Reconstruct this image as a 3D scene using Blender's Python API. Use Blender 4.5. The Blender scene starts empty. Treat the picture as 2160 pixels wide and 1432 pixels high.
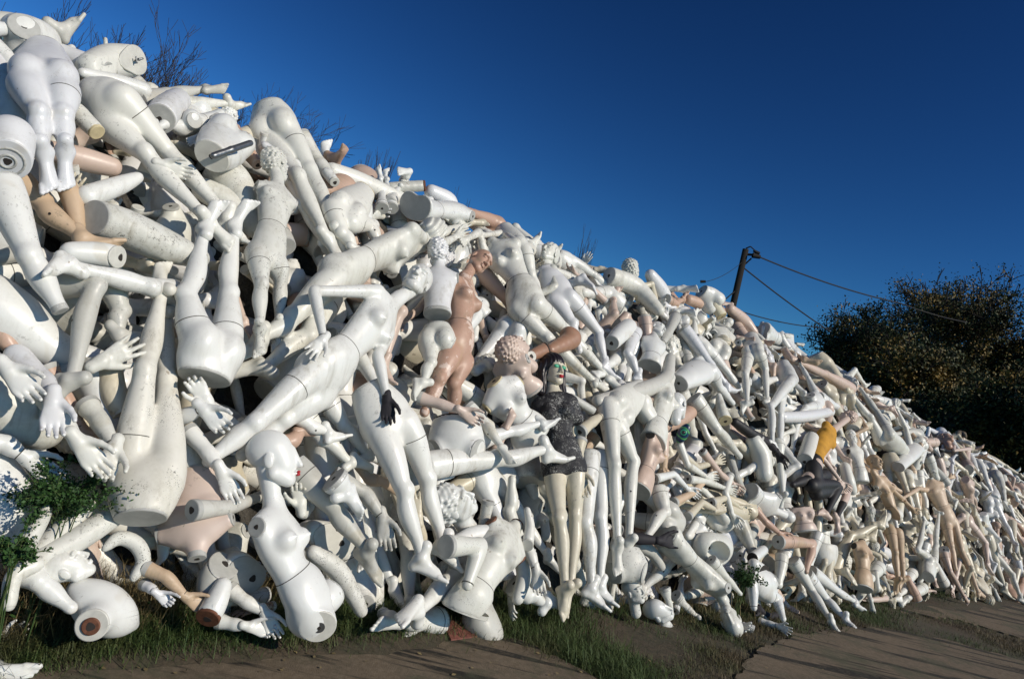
import bpy, math, random
import numpy as np
from mathutils import Vector, Matrix
R = math.radians
SC = bpy.context.scene
COL = SC.collection

# ---------------------------------------------------------------- camera, sky, sun, exposure
CAM = np.array([0.0, 0.0, 1.5])
PITCH, ROLL, FPX = R(2.8), R(13.4), 1560.0          # focal length in photo pixels (2160 wide)
_F = np.array([0, math.cos(PITCH), math.sin(PITCH)])
_R0 = np.array([1.0, 0, 0]); _U0 = np.array([0, -math.sin(PITCH), math.cos(PITCH)])
CR = math.cos(ROLL)*_R0 + math.sin(ROLL)*_U0
CU = -math.sin(ROLL)*_R0 + math.cos(ROLL)*_U0
cam_d = bpy.data.cameras.new('camera'); cam = bpy.data.objects.new('camera', cam_d); COL.objects.link(cam)
cam_d.sensor_width = 36; cam_d.lens = FPX/2160*36; cam_d.clip_start = 0.05; cam_d.clip_end = 2000
m = Matrix.Identity(4)
for i in range(3):
    m[i][0] = CR[i]; m[i][1] = CU[i]; m[i][2] = -_F[i]; m[i][3] = CAM[i]
cam.matrix_world = m; SC.camera = cam
SUN_DIR = np.array([0.80, -0.42, 0.47]); SUN_DIR /= np.linalg.norm(SUN_DIR)   # towards the sun
w = bpy.data.worlds.new('World'); SC.world = w; w.use_nodes = True
nt = w.node_tree; nt.nodes.clear()
sky = nt.nodes.new('ShaderNodeTexSky'); sky.sky_type = 'NISHITA'; sky.sun_disc = False
sky.sun_elevation = math.asin(SUN_DIR[2]); sky.sun_rotation = math.atan2(SUN_DIR[0], SUN_DIR[1])
sky.altitude = 0; sky.air_density = 1.0; sky.dust_density = 0.0; sky.ozone_density = 4.0
bg = nt.nodes.new('ShaderNodeBackground'); bg.inputs[1].default_value = 0.050
wo = nt.nodes.new('ShaderNodeOutputWorld')
vs = nt.nodes.new('ShaderNodeVectorMath'); vs.operation = 'SCALE'; vs.inputs['Scale'].default_value = .53
gm = nt.nodes.new('ShaderNodeGamma'); gm.inputs[1].default_value = 2.0          # deep polarised autumn blue
nt.links.new(sky.outputs[0], vs.inputs[0]); nt.links.new(vs.outputs[0], gm.inputs[0])
tn = nt.nodes.new('ShaderNodeVectorMath'); tn.operation = 'MULTIPLY'; tn.inputs[1].default_value = (.60, .97, 1.0)
nt.links.new(gm.outputs[0], tn.inputs[0]); nt.links.new(tn.outputs[0], bg.inputs[0]); nt.links.new(bg.outputs[0], wo.inputs[0])
sl = bpy.data.lights.new('sun', 'SUN'); sl.energy = 3.9; sl.angle = R(0.5); sl.color = (1.0, 0.915, 0.785)
so = bpy.data.objects.new('sun', sl); COL.objects.link(so)
so.rotation_euler = Vector(-SUN_DIR).to_track_quat('-Z', 'Y').to_euler(); so.location = (8, -8, 9)
SC.view_settings.view_transform = 'Standard'; SC.view_settings.look = 'None'
SC.view_settings.exposure = 0.0; SC.view_settings.gamma = 1.0
SC.render.engine = 'CYCLES'; SC.cycles.max_bounces = 5; SC.cycles.diffuse_bounces = 2

# ---------------------------------------------------------------- materials
def new_mat(name):
    mt = bpy.data.materials.new(name); mt.use_nodes = True
    t = mt.node_tree; b = t.nodes['Principled BSDF']
    return mt, t, b
def ramp(t, src, p0, p1, c0=(0, 0, 0, 1), c1=(1, 1, 1, 1)):
    r = t.nodes.new('ShaderNodeValToRGB'); e = r.color_ramp.elements
    e[0].position = p0; e[1].position = p1; e[0].color = c0; e[1].color = c1
    t.links.new(src, r.inputs[0]); return r.outputs[0]
def noise(t, co, scale, detail=4, rough=.6, dist=0):
    n = t.nodes.new('ShaderNodeTexNoise'); n.inputs['Scale'].default_value = scale
    n.inputs['Detail'].default_value = detail; n.inputs['Roughness'].default_value = rough
    n.inputs['Distortion'].default_value = dist
    t.links.new(co, n.inputs['Vector']); return n.outputs['Fac']
def mix(t, fac, a, b, mode='MIX'):
    m_ = t.nodes.new('ShaderNodeMix'); m_.data_type = 'RGBA'; m_.blend_type = mode
    for sock, v in ((m_.inputs[0], fac), (m_.inputs[6], a), (m_.inputs[7], b)):
        if isinstance(v, (int, float)): sock.default_value = v
        elif isinstance(v, tuple): sock.default_value = v if len(v) == 4 else (*v, 1)
        else: t.links.new(v, sock)
    return m_.outputs[2]
def math_(t, op, a, b=0.0, c=None):
    n = t.nodes.new('ShaderNodeMath'); n.operation = op
    for i, v in enumerate((a, b) if c is None else (a, b, c)):
        if isinstance(v, (int, float)): n.inputs[i].default_value = v
        else: t.links.new(v, n.inputs[i])
    return n.outputs[0]
def plastic(name, col, col2, rough=.32, grime=.35, specks=.0, coat=.25, sss=0, flake=None):
    """painted fibreglass: tone varies from figure to figure, patina clouds, mildew specks, scratches"""
    mt, t, b = new_mat(name)
    tc = t.nodes.new('ShaderNodeTexCoord'); oi = t.nodes.new('ShaderNodeObjectInfo')
    add = t.nodes.new('ShaderNodeVectorMath'); add.operation = 'ADD'
    sc = t.nodes.new('ShaderNodeVectorMath'); sc.operation = 'SCALE'; sc.inputs[0].default_value = (17, 31, 23)
    t.links.new(oi.outputs['Random'], sc.inputs['Scale'])
    t.links.new(tc.outputs['Object'], add.inputs[0]); t.links.new(sc.outputs[0], add.inputs[1])
    co = add.outputs[0]
    base = mix(t, oi.outputs['Random'], col, col2)
    cl = ramp(t, noise(t, co, 5.5, 6, .65, .6), .42, .75)
    fine = ramp(t, noise(t, co, 60, 4, .7), .35, .7)
    g = math_(t, 'MULTIPLY', cl, math_(t, 'MULTIPLY_ADD', fine, .6, .4))
    gr_ = math_(t, 'MULTIPLY', math_(t, 'FRACT', math_(t, 'MULTIPLY', oi.outputs['Random'], 7.31)), grime*1.55)
    base = mix(t, math_(t, 'MINIMUM', math_(t, 'MULTIPLY', g, gr_), 1.0), base, (col[0]*.52, col[1]*.50, col[2]*.42, 1))
    # runoff streaks down the figure, then yellow rust-like blotches
    mp = t.nodes.new('ShaderNodeMapping'); mp.inputs['Scale'].default_value = (16, 16, 1.3); t.links.new(co, mp.inputs[0])
    sk_ = math_(t, 'MULTIPLY', ramp(t, noise(t, mp.outputs[0], 1.6, 4, .65), .50, .72), ramp(t, noise(t, co, 3.3, 3, .5), .40, .62))
    base = mix(t, math_(t, 'MULTIPLY', sk_, math_(t, 'MINIMUM', math_(t, 'MULTIPLY', gr_, 1.1), .75)), base, (.24, .21, .14, 1))
    st = ramp(t, noise(t, co, 2.3, 2, .5, 1.5), .66, .72)
    base = mix(t, math_(t, 'MULTIPLY', st, .22), base, (.42, .33, .16, 1))
    # black mildew specks in colonies
    vo = t.nodes.new('ShaderNodeTexVoronoi'); vo.inputs['Scale'].default_value = 150
    nd_ = t.nodes.new('ShaderNodeTexNoise'); nd_.inputs['Scale'].default_value = 60; t.links.new(co, nd_.inputs['Vector'])
    va = t.nodes.new('ShaderNodeVectorMath'); va.operation = 'MULTIPLY_ADD'; va.inputs[1].default_value = (.02, .02, .02); t.links.new(nd_.outputs['Color'], va.inputs[0]); t.links.new(co, va.inputs[2])
    t.links.new(va.outputs[0], vo.inputs['Vector'])
    dot = math_(t, 'LESS_THAN', vo.outputs['Distance'], math_(t, 'MULTIPLY', noise(t, co, 25, 2), .55))
    pick = ramp(t, vo.outputs['Color'], .35, .45)
    colony = ramp(t, noise(t, co, 4.2, 5, .7, .3), (.60 - .09*specks), (.68 - .07*specks))
    sp = math_(t, 'MULTIPLY', math_(t, 'MULTIPLY', dot, pick), colony)
    blot = ramp(t, noise(t, co, 38, 6, .8), .56, .62)
    sp2 = math_(t, 'MULTIPLY', math_(t, 'MULTIPLY', blot, ramp(t, noise(t, co, 3.1, 4, .6), .58-.09*specks, .66-.07*specks)), .8)
    allsp = math_(t, 'MAXIMUM', sp, sp2)
    base = mix(t, math_(t, 'MULTIPLY', allsp, .35 + .6*min(1, specks)), base, (.045, .042, .035, 1))
    # chips of bare plastic
    ch = ramp(t, noise(t, co, 19, 3, .5, .2), .735, .745)
    base = mix(t, math_(t, 'MULTIPLY', ch, .7), base, (.30, .25, .19, 1))
    if flake: base = mix(t, ramp(t, noise(t, co, 7, 6, .7, .4), .56, .575), base, flake)
    t.links.new(base, b.inputs['Base Color'])
    rr = math_(t, 'ADD', math_(t, 'MULTIPLY', g, .35), rough)
    t.links.new(rr, b.inputs['Roughness'])
    b.inputs['Coat Weight'].default_value = coat; b.inputs['Coat Roughness'].default_value = .3
    bm_ = t.nodes.new('ShaderNodeBump'); bm_.inputs['Strength'].default_value = .12; bm_.inputs['Distance'].default_value = .004
    t.links.new(noise(t, co, 26, 5, .6), bm_.inputs['Height']); t.links.new(bm_.outputs[0], b.inputs['Normal'])
    return mt
M = {}
M['white'] = plastic('glossy_white', (.72, .73, .71), (.76, .755, .71), .33, .50, .35, .22)
M['cool'] = plastic('cool_white', (.68, .69, .71), (.72, .72, .72), .34, .5, .3, .2)
M['off'] = plastic('weathered_white', (.67, .67, .61), (.74, .73, .67), .40, .70, .5, .12)
M['mold'] = plastic('mildewed_white', (.62, .62, .57), (.68, .67, .62), .5, .7, 1.05, 0)
M['stain'] = plastic('brown_mottled_white', (.68, .66, .58), (.70, .68, .61), .42, .8, .6, .1)
M['cream'] = plastic('cream', (.58, .52, .39), (.64, .59, .47), .38, .45, .3, .15)
M['grey'] = plastic('grey_white', (.46, .46, .42), (.56, .55, .50), .45, .55, .4, .1)
M['pink'] = plastic('pale_pink', (.56, .42, .34), (.62, .50, .43), .4, .35, .2, .1)
M['tan'] = plastic('tan_skin', (.48, .31, .23), (.54, .38, .29), .42, .45, .3, .1)
M['flaky'] = plastic('flaking_tan', (.45, .27, .20), (.48, .30, .22), .45, .55, .5, .05, flake=(.64, .50, .42, 1))
M['beige'] = plastic('beige_skin', (.52, .38, .25), (.60, .45, .32), .45, .5, .35, .05)
M['brown'] = plastic('brown', (.30, .15, .09), (.36, .20, .13), .4, .4, .2, .1)
def flat(name, col, rough=.6, metal=0, coat=0, var=.25, sc_=30):
    mt, t, b = new_mat(name); tc = t.nodes.new('ShaderNodeTexCoord')
    n = noise(t, tc.outputs['Object'], sc_, 5, .65)
    c = mix(t, ramp(t, n, .3, .75), col, tuple(x*(1-var) for x in col))
    t.links.new(c, b.inputs['Base Color']); b.inputs['Roughness'].default_value = rough
    b.inputs['Metallic'].default_value = metal; b.inputs['Coat Weight'].default_value = coat
    return mt
M['cap'] = flat('cut_face_grey', (.48, .48, .45), .55, var=.3, sc_=14)
M['capw'] = flat('cut_face_white', (.64, .63, .57), .5, var=.25, sc_=14)
M['capy'] = flat('cut_face_yellow', (.66, .56, .34), .6, var=.35, sc_=18)
M['hole'] = flat('socket_dark', (.03, .024, .02), .8)
M['seam'] = flat('seam_grime', (.09, .085, .07), .8)
M['rust'] = flat('rusty_fitting', (.22, .09, .05), .7, .3, var=.6, sc_=60)
M['steel'] = flat('dull_steel', (.22, .23, .24), .4, .8)
M['black'] = flat('black_cloth', (.018, .016, .022), .75, var=.4)
M['leather'] = flat('black_leather', (.014, .013, .014), .6, var=.4)
M['orange'] = flat('orange_cloth', (.58, .29, .03), .85, var=.35, sc_=12)
M['hair'] = flat('dark_hair', (.015, .011, .013), .4, var=.5, sc_=90)
M['wig'] = flat('dusty_wig', (.20, .16, .11), .9, var=.5, sc_=60)
M['red'] = flat('red_paint', (.48, .02, .03), .35)
M['green'] = flat('green_paint', (.05, .42, .24), .4)
M['eye'] = flat('eye_paint', (.05, .045, .05), .3)
M['tile'] = flat('red_brown_board', (.21, .075, .055), .65, var=.4, sc_=20)
M['wood'] = flat('old_wood', (.05, .038, .028), .85, var=.5, sc_=14)
M['wire'] = flat('black_cable', (.006, .006, .007), .8)
M['pole'] = flat('tarred_wood', (.014, .011, .008), .95, var=.5, sc_=14)
def sequin():
    mt, t, b = new_mat('sequin_cloth'); tc = t.nodes.new('ShaderNodeTexCoord')
    n = noise(t, tc.outputs['Object'], 42, 5, .75, 2.2)
    k = math_(t, 'MULTIPLY', ramp(t, n, .53, .60), ramp(t, noise(t, tc.outputs['Object'], 9, 3, .6), .42, .58))
    c = mix(t, k, (.016, .016, .020), (.50, .50, .47))
    t.links.new(c, b.inputs['Base Color']); b.inputs['Roughness'].default_value = .55
    bm_ = t.nodes.new('ShaderNodeBump'); bm_.inputs['Strength'].default_value = .7; bm_.inputs['Distance'].default_value = .01
    t.links.new(n, bm_.inputs['Height']); t.links.new(bm_.outputs[0], b.inputs['Normal'])
    return mt
M['sequin'] = sequin()

# ---------------------------------------------------------------- heap shape and pixel rays
HO = np.array([-0.67, 3.70]); HA = np.array([0.770, 0.638]); HN = np.array([-0.638, 0.770])
WID = 2.0
HT = ([-6, -3.2, -1.5, 0.0, 1.7, 3.6, 6.0, 9.0, 12.0, 16, 24], [2.75, 2.80, 2.80, 2.74, 2.72, 2.76, 2.78, 2.62, 2.34, 2.04, 1.7])
def tw(p): q = p[..., :2]-HO; return q@HA, q@HN
def hh(t, w_, inset=0.0):
    H = np.interp(t, *HT) - inset; x = np.clip((w_-inset)/(WID-inset*.3), 0, 2)
    return np.where((x > 0) & (x < 2), H*np.sin(np.pi/2*x)**.95, 0.0)
def ray(x, y):
    d = _F + (x-1080)/FPX*CR + (716-y)/FPX*CU
    return d/np.linalg.norm(d)
_SS = np.concatenate([np.arange(1.2, 12, .02), np.arange(12, 60, .1)])
def hit(x, y):
    d = ray(x, y); p = CAM + _SS[:, None]*d
    t, w_ = tw(p); f = p[:, 2] - hh(t, w_)
    i = np.argmax(f < 0)
    if f[i] < 0 and i > 0 and w_[i] < WID*1.02:
        s = _SS[i-1] + (_SS[i]-_SS[i-1])*f[i-1]/(f[i-1]-f[i]); return s
    den = d[:2]@HN; s = (WID*.86 - (CAM[:2]-HO)@HN)/den if den > 1e-3 else 40
    return s
def P(x, y, d=.10):
    return CAM + ray(x, y)*(hit(x, y)-d)
def proj(p):
    q = np.asarray(p)-CAM; z = q@_F
    return 1080+FPX*(q@CR)/z, 716-FPX*(q@CU)/z
def nrm(v): return v/(np.linalg.norm(v)+1e-12)

# ---------------------------------------------------------------- distance fields and surface nets
class Seg:
    def __init__(s, a, b, ra, rb, k=.02, sub=False):
        s.a, s.b, s.ra, s.rb, s.k, s.sub = np.asarray(a, float), np.asarray(b, float), ra, rb, k, sub
        m_ = max(ra, rb); s.lo = np.minimum(s.a, s.b)-m_; s.hi = np.maximum(s.a, s.b)+m_
    def __call__(s, p):
        ab = s.b-s.a; L = ab@ab+1e-9; q = p-s.a; t = np.clip(q@ab/L, 0, 1)
        q = q - t[..., None]*ab
        return np.sqrt((q*q).sum(-1)) - (s.ra+(s.rb-s.ra)*t)
class ESeg:      # elliptic section: wide along S, deep along Fv
    def __init__(s, a, b, wa, da, wb, db, S, Fv, k=.03):
        s.a, s.b, s.k, s.sub = np.asarray(a, float), np.asarray(b, float), k, False
        s.w = (wa, wb); s.d = (da, db); s.S = S; s.Fv = Fv; s.A = nrm(np.cross(S, Fv))
        m_ = max(wa, wb, da, db); s.lo = np.minimum(s.a, s.b)-m_; s.hi = np.maximum(s.a, s.b)+m_
    def __call__(s, p):
        ab = s.b-s.a; L = ab@ab+1e-9; q = p-s.a; t = np.clip(q@ab/L, 0, 1); q = q - t[..., None]*ab
        W = s.w[0]+(s.w[1]-s.w[0])*t; D = s.d[0]+(s.d[1]-s.d[0])*t
        e = (q@s.S/W)**2+(q@s.Fv/D)**2+(q@s.A/((W+D)/2))**2
        return (np.sqrt(e)-1)*np.minimum(W, D)
class Ell:
    def __init__(s, c, r, axes=None, k=.02, sub=False):
        s.c, s.r, s.k, s.sub = np.asarray(c, float), np.asarray(r, float), k, sub
        s.ax = np.eye(3) if axes is None else np.array(axes); m_ = s.r.max(); s.lo = s.c-m_; s.hi = s.c+m_
    def __call__(s, p):
        q = (p-s.c)@s.ax.T; a = q/s.r; k0 = np.sqrt((a*a).sum(-1)); b = a/s.r; k1 = np.sqrt((b*b).sum(-1))+1e-9
        return k0*(k0-1)/k1
class Group:
    def __init__(s, prims=None, k=.02): s.pr = prims or []; s.cuts = []; s.k = k; s.warp = None
    def f(s, p, cuts=True):
        G = np.full(p.shape[:-1], 9.0)
        for q in s.pr: G = comb(G, q(p), q)
        if cuts:
            for c, n in s.cuts: G = np.maximum(G, (p-c)@n)
        return G
def comb(a, b, q):
    k = q.k
    if q.sub:
        b = -b; h = np.clip(.5+.5*(a-b)/k, 0, 1)       # smooth max
        return b+(a-b)*h + k*h*(1-h)
    h = np.clip(.5+.5*(b-a)/k, 0, 1)
    return b+(a-b)*h - k*h*(1-h)
_E = [(0, 1), (2, 3), (4, 5), (6, 7), (0, 2), (1, 3), (4, 6), (5, 7), (0, 4), (1, 5), (2, 6), (3, 7)]
_C = np.array([[(i >> 2) & 1, (i >> 1) & 1, i & 1] for i in range(8)])
def nets(groups, vox, disp=None):
    groups = [g for g in groups if g.pr]
    lo = np.min([q.lo for g in groups for q in g.pr if not q.sub], 0) - 3*vox
    hi = np.max([q.hi for g in groups for q in g.pr if not q.sub], 0) + 3*vox
    n = np.ceil((hi-lo)/vox).astype(int)+1
    F = np.full(n, 9.0, np.float32)
    def rng(l, h, m_):
        a = np.clip(np.floor((l-m_-lo)/vox).astype(int), 0, n-1); b = np.clip(np.ceil((h+m_-lo)/vox).astype(int)+1, 1, n)
        return a, b
    def pts(a, b):
        ax = [lo[i]+vox*np.arange(a[i], b[i]) for i in range(3)]
        return np.stack(np.meshgrid(*ax, indexing='ij'), -1)
    for g in groups:
        gl = np.min([q.lo for q in g.pr if not q.sub], 0); gh = np.max([q.hi for q in g.pr if not q.sub], 0)
        ga, gb = rng(gl, gh, .05+2*vox)
        G = np.full(gb-ga, 9.0, np.float32)
        for q in g.pr:
            a, b = rng(q.lo, q.hi, q.k+2.5*vox); a = np.maximum(a, ga); b = np.minimum(b, gb)
            if (b <= a).any(): continue
            sl_ = tuple(slice(a[i]-ga[i], b[i]-ga[i]) for i in range(3))
            G[sl_] = comb(G[sl_], q(pts(a, b)), q)
        if g.cuts or g.warp:
            pp = pts(ga, gb)
            if g.warp: G = G + g.warp(pp)
            for c, nn in g.cuts: G = np.maximum(G, (pp-c)@nn)
        sl_ = tuple(slice(ga[i], gb[i]) for i in range(3))
        A = F[sl_]; h = np.clip(.5+.5*(G-A)/g.k, 0, 1); F[sl_] = G+(A-G)*h - g.k*h*(1-h)
    I = F < 0
    cnt = sum(I[i:n[0]-1+i, j:n[1]-1+j, k:n[2]-1+k].astype(np.int8) for i in (0, 1) for j in (0, 1) for k in (0, 1))
    mixd = (cnt > 0) & (cnt < 8); ijk = np.argwhere(mixd)
    idx = np.full(mixd.shape, -1, np.int64); idx[mixd] = np.arange(len(ijk))
    V8 = np.stack([F[ijk[:, 0]+c[0], ijk[:, 1]+c[1], ijk[:, 2]+c[2]] for c in _C], 1)
    pos = np.zeros((len(ijk), 3)); num = np.zeros(len(ijk))
    for a, b in _E:
        va, vb = V8[:, a], V8[:, b]; mk = (va < 0) != (vb < 0); t = np.where(mk, va/np.where(mk, va-vb, 1), 0)
        pos += np.where(mk[:, None], _C[a]+(_C[b]-_C[a])*t[:, None], 0); num += mk
    V = lo + vox*(ijk+pos/num[:, None]); Q = []
    for ax in range(3):
        o1, o2 = [(1, 2), (2, 0), (0, 1)][ax]
        s0 = [slice(1, -1)]*3; s1 = [slice(1, -1)]*3; s0[ax] = slice(0, -1); s1[ax] = slice(1, None)
        e0 = I[tuple(s0)]; e1 = I[tuple(s1)]; ed = np.argwhere(e0 != e1)
        if not len(ed): continue
        sgn = e0[tuple(ed.T)]; base = ed + 1; base[:, ax] -= 1
        def cell(d1, d2):
            c = base.copy(); c[:, o1] -= d1; c[:, o2] -= d2; return idx[c[:, 0], c[:, 1], c[:, 2]]
        q = np.stack([cell(1, 1), cell(0, 1), cell(0, 0), cell(1, 0)], 1)
        q[~sgn] = q[~sgn][:, ::-1]; Q.append(q)
    Q = np.concatenate(Q); Q = Q[(Q >= 0).all(1)]
    return V, Q
def newmesh(name, V, Fc, mat, smooth=True, sharp=None):
    me = bpy.data.meshes.new(name)
    if isinstance(Fc, np.ndarray):
        me.vertices.add(len(V)); me.vertices.foreach_set('co', np.ascontiguousarray(V, np.float32).ravel())
        me.loops.add(Fc.size); me.loops.foreach_set('vertex_index', Fc.astype(np.int32).ravel())
        me.polygons.add(len(Fc)); me.polygons.foreach_set('loop_start', np.arange(0, Fc.size, Fc.shape[1], dtype=np.int32))
        me.polygons.foreach_set('loop_total', np.full(len(Fc), Fc.shape[1], np.int32))
        me.update(calc_edges=True)
    else:
        me.from_pydata([tuple(map(float, v)) for v in V], [], [list(map(int, f)) for f in Fc])
    if smooth: me.shade_smooth()
    if sharp: me.set_sharp_from_angle(angle=R(sharp))
    for mm in (mat if isinstance(mat, (list, tuple)) else [mat]): me.materials.append(mm)
    return me
def obj(name, V, Fc, mat, parent=None, origin=None, smooth=True, sharp=None):
    V = np.asarray(V, float)
    if parent is not None: o0 = np.array(parent['_o']) if '_o' in parent else np.zeros(3)
    else: o0 = np.array([V[:, 0].mean(), V[:, 1].mean(), V[:, 2].min()]) if origin is None else np.array(origin)
    ob = bpy.data.objects.new(name, newmesh(name, V-o0, Fc, mat, smooth, sharp)); COL.objects.link(ob)
    ob['_o'] = [float(x) for x in o0]
    if parent is None: ob.location = o0
    else: ob.parent = parent
    return ob
def tag(o, label=None, cat=None, group=None, kind=None):
    if label: o['label'] = label
    if cat: o['category'] = cat
    if group: o['group'] = group
    if kind: o['kind'] = kind
    return o
def joinm(parts):
    Vs, Fs, n = [], [], 0
    for V, Q in parts: Vs.append(V); Fs.append(Q+n); n += len(V)
    return np.concatenate(Vs), np.concatenate(Fs)

# ---------------------------------------------------------------- anatomy: heads, hands, feet (own frame: x left, y front, z up)
def head_groups(style):
    g = Group(k=.012); p = g.pr
    p += [Ell((0, -.018, .035), (.073, .092, .082), k=.02), Ell((0, .022, -.028), (.057, .066, .080), k=.03),
          Ell((0, .058, -.093), (.024, .022, .020), k=.03), Seg((.045, .0, -.065), (.015, .055, -.095), .022, .018, .025),
          Seg((-.045, .0, -.065), (-.015, .055, -.095), .022, .018, .025)]
    if style == 'egg':
        p += [Seg((0, .078, .03), (0, .104, -.035), .008, .012, .02)]
    else:
        p += [Seg((0, .084, .022), (0, .103, -.030), .007, .0115, .012), Ell((.012, .094, -.036), (.009, .010, .007), k=.006), Ell((-.012, .094, -.036), (.009, .010, .007), k=.006),
              Seg((.015, .083, .030), (.045, .070, .028), .010, .008, .012), Seg((-.015, .083, .030), (-.045, .070, .028), .010, .008, .012),
              Ell((.031, .093, .004), (.020, .015, .011), k=.016, sub=True), Ell((-.031, .093, .004), (.020, .015, .011), k=.016, sub=True),
              Ell((.031, .066, .003), (.0165, .0155, .0105), k=.004), Ell((-.031, .066, .003), (.0165, .0155, .0105), k=.004)]
    p += [Ell((0, .087, -.060), (.023, .012, .0065), k=.005), Ell((0, .085, -.071), (.019, .012, .007), k=.004)]
    p += [Ell((sg*.073, -.012, -.012), (.009, .020, .031), k=.006) for sg in (1, -1)]
    if style == 'cap': p[0] = Ell((0, -.020, .037), (.080, .100, .088), k=.003)
    p += [Seg((0, -.022, -.05), (0, -.040, -.20), .048, .050, .03)]
    gs = [g]
    if style in ('curls', 'hair', 'bun'):
        h = Group(k=.004); h.pr = [Ell((0, -.030, .040), (.084, .100, .088), k=.02), Ell((0, -.06, -.03), (.07, .06, .06), k=.03)]
        if style == 'bun': h.pr.append(Ell((0, -.10, .06), (.045, .045, .045), k=.015))
        a = .010 if style == 'curls' else .006; fr = 130 if style == 'curls' else 70
        def warp(q):
            if style == 'curls': return a*np.sin(fr*q[..., 0]+2*np.sin(60*q[..., 2]))*np.sin(fr*q[..., 1])*np.sin(fr*q[..., 2]+1)*.9
            return a*np.sin(190*q[..., 0]+3*np.sin(14*q[..., 2])+5*q[..., 1])*.7
        h.warp = warp
        # keep the face clear
        h.pr.append(Ell((0, .115, -.035), (.085, .085, .085), k=.01, sub=True))
        gs.append(h)
    return gs
def foot_groups(arch):
    # ankle at origin, toes +y, up +z
    dz = -.02 - .05*arch
    g = Group(k=.01); p = g.pr; hz = -.055 + .0*arch; bz = hz - .06*arch; ty = .165-.02*arch
    p += [Seg((0, 0, .06), (0, 0, 0), .034, .036, .02), Seg((0, -.005, -.005), (0, -.030, hz), .032, .026, .03),
          Seg((0, .0, -.015), (0, .095, bz+.012), .032, .026, .03), ESeg((0, -.02, hz), (0, .115, bz-.004), .026, .022, .040, .019, np.array([1., 0, 0]), np.array([0, 0, 1.]), .02),
          Ell((.030, .0, -.005), (.008, .012, .012), k=.02), Ell((-.030, .0, -.003), (.008, .012, .012), k=.02)]
    for i, (x, r, l) in enumerate(((.030, .0135, .048), (.012, .0105, .046), (-.004, .010, .040), (-.018, .0095, .032), (-.031, .009, .023))):
        p.append(Seg((x*1.0, .118-.004*i, bz-.002), (x*1.05, .118+l-.006*i, bz-.009), r, r*.86, .006))
    return [g]
def hand_groups(curl, spread):
    # wrist at origin, fingers +y, palm faces -z, thumb on +x
    g = Group(k=.008); p = g.pr; X = np.array([1., 0, 0]); Z = np.array([0, 0, 1.])
    p += [Seg((0, -.03, 0), (0, .012, 0), .024, .023, .015), ESeg((0, .01, 0), (0, .082, 0), .026, .015, .040, .012, X, Z, .015)]
    for i, (x, l, r) in enumerate(((.029, .072, .0088), (.010, .081, .0092), (-.010, .075, .0088), (-.028, .058, .0080))):
        a = spread*(x/.03)*.22; base = np.array([x, .085-(.008 if i == 3 else 0)-(.003 if i == 0 else 0), 0]); c = curl*(1+.12*i)
        q = base; an = .15*c
        for j, f in enumerate((.45, .30, .25)):
            d = np.array([math.sin(a)*math.cos(an), math.cos(a)*math.cos(an), -math.sin(an)])
            nx = q + d*l*f; p.append(Seg(q, nx, r*(1-.09*j), r*(1-.09*(j+1)), .004)); q = nx; an += .55*c+.12
    q = np.array([.026, .022, -.004]); m1 = q+np.array([.022, .030, -.008-.01*curl]); m2 = m1+np.array([.012, .028, -.006-.012*curl]); m3 = m2+np.array([.002, .022, -.004-.01*curl])
    p += [Seg(q, m1, .014, .0115, .012), Seg(m1, m2, .0112, .0095, .004), Seg(m2, m3, .0095, .0075, .004)]
    return [g]
PART = {}
for st in ('plain', 'egg', 'cap', 'curls', 'hair', 'bun'): PART['head_'+st] = nets(head_groups(st), .0042); hg = head_groups(st); hg[0].pr.pop(); PART['skull_'+st] = nets(hg, .0040)
for nm, a in (('arch', .8), ('flat', .1)): PART['foot_'+nm] = nets(foot_groups(a), .0052)
for nm, c, s in (('rest', .45, .25), ('open', .12, .9), ('fist', 2.4, .0), ('soft', .9, .4)): PART['hand_'+nm] = nets(hand_groups(c, s), .0043)
def placed(name, o, X, Y, Z, s, mirror=False):
    V, Q = PART[name]; V = V*s
    if mirror: V = V*np.array([-1, 1, 1]); Q = Q[:, ::-1]
    return o + V@np.stack([X, Y, Z]), Q
def perp(v, a): v = v-(v@a)*a; n = np.linalg.norm(v); return v/n if n > 1e-6 else nrm(np.cross(a, [.3, .5, .8]))

# ---------------------------------------------------------------- anatomy: body pieces
def dense(rows, n=4):
    """Catmull-Rom through rows of numbers"""
    A = np.array(rows, float); A = np.concatenate([2*A[:1]-A[1:2], A, 2*A[-1:]-A[-2:-1]]); out = []
    for i in range(1, len(A)-2):
        for j in range(n):
            t = j/n; out.append(.5*((2*A[i])+(A[i+1]-A[i-1])*t+(2*A[i-1]-5*A[i]+4*A[i+1]-A[i+2])*t*t+(3*A[i]-A[i-1]-3*A[i+1]+A[i+2])*t**3))
    out.append(A[-2]); return np.array(out)
def outline(g, c, n, mx=1.0, N=36):
    X = perp(np.array([.3, .2, 1.0]), n); Y = np.cross(n, X); th = np.arange(N)*2*np.pi/N; D = np.cos(th)[:, None]*X+np.sin(th)[:, None]*Y
    rs = np.linspace(0, .30*mx, 120); G = g.f(c+rs[None, :, None]*D[:, None, :], cuts=False); pos = G > 0
    if pos[:, 0].any() or not pos.any(1).all(): return None, D
    i = pos.argmax(1); a = G[np.arange(N), i-1]; b = G[np.arange(N), i]; rad = rs[i-1]+(rs[i]-rs[i-1])*a/(a-b)
    if rad.max() > .27*mx: return None, D
    return rad, D
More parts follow.
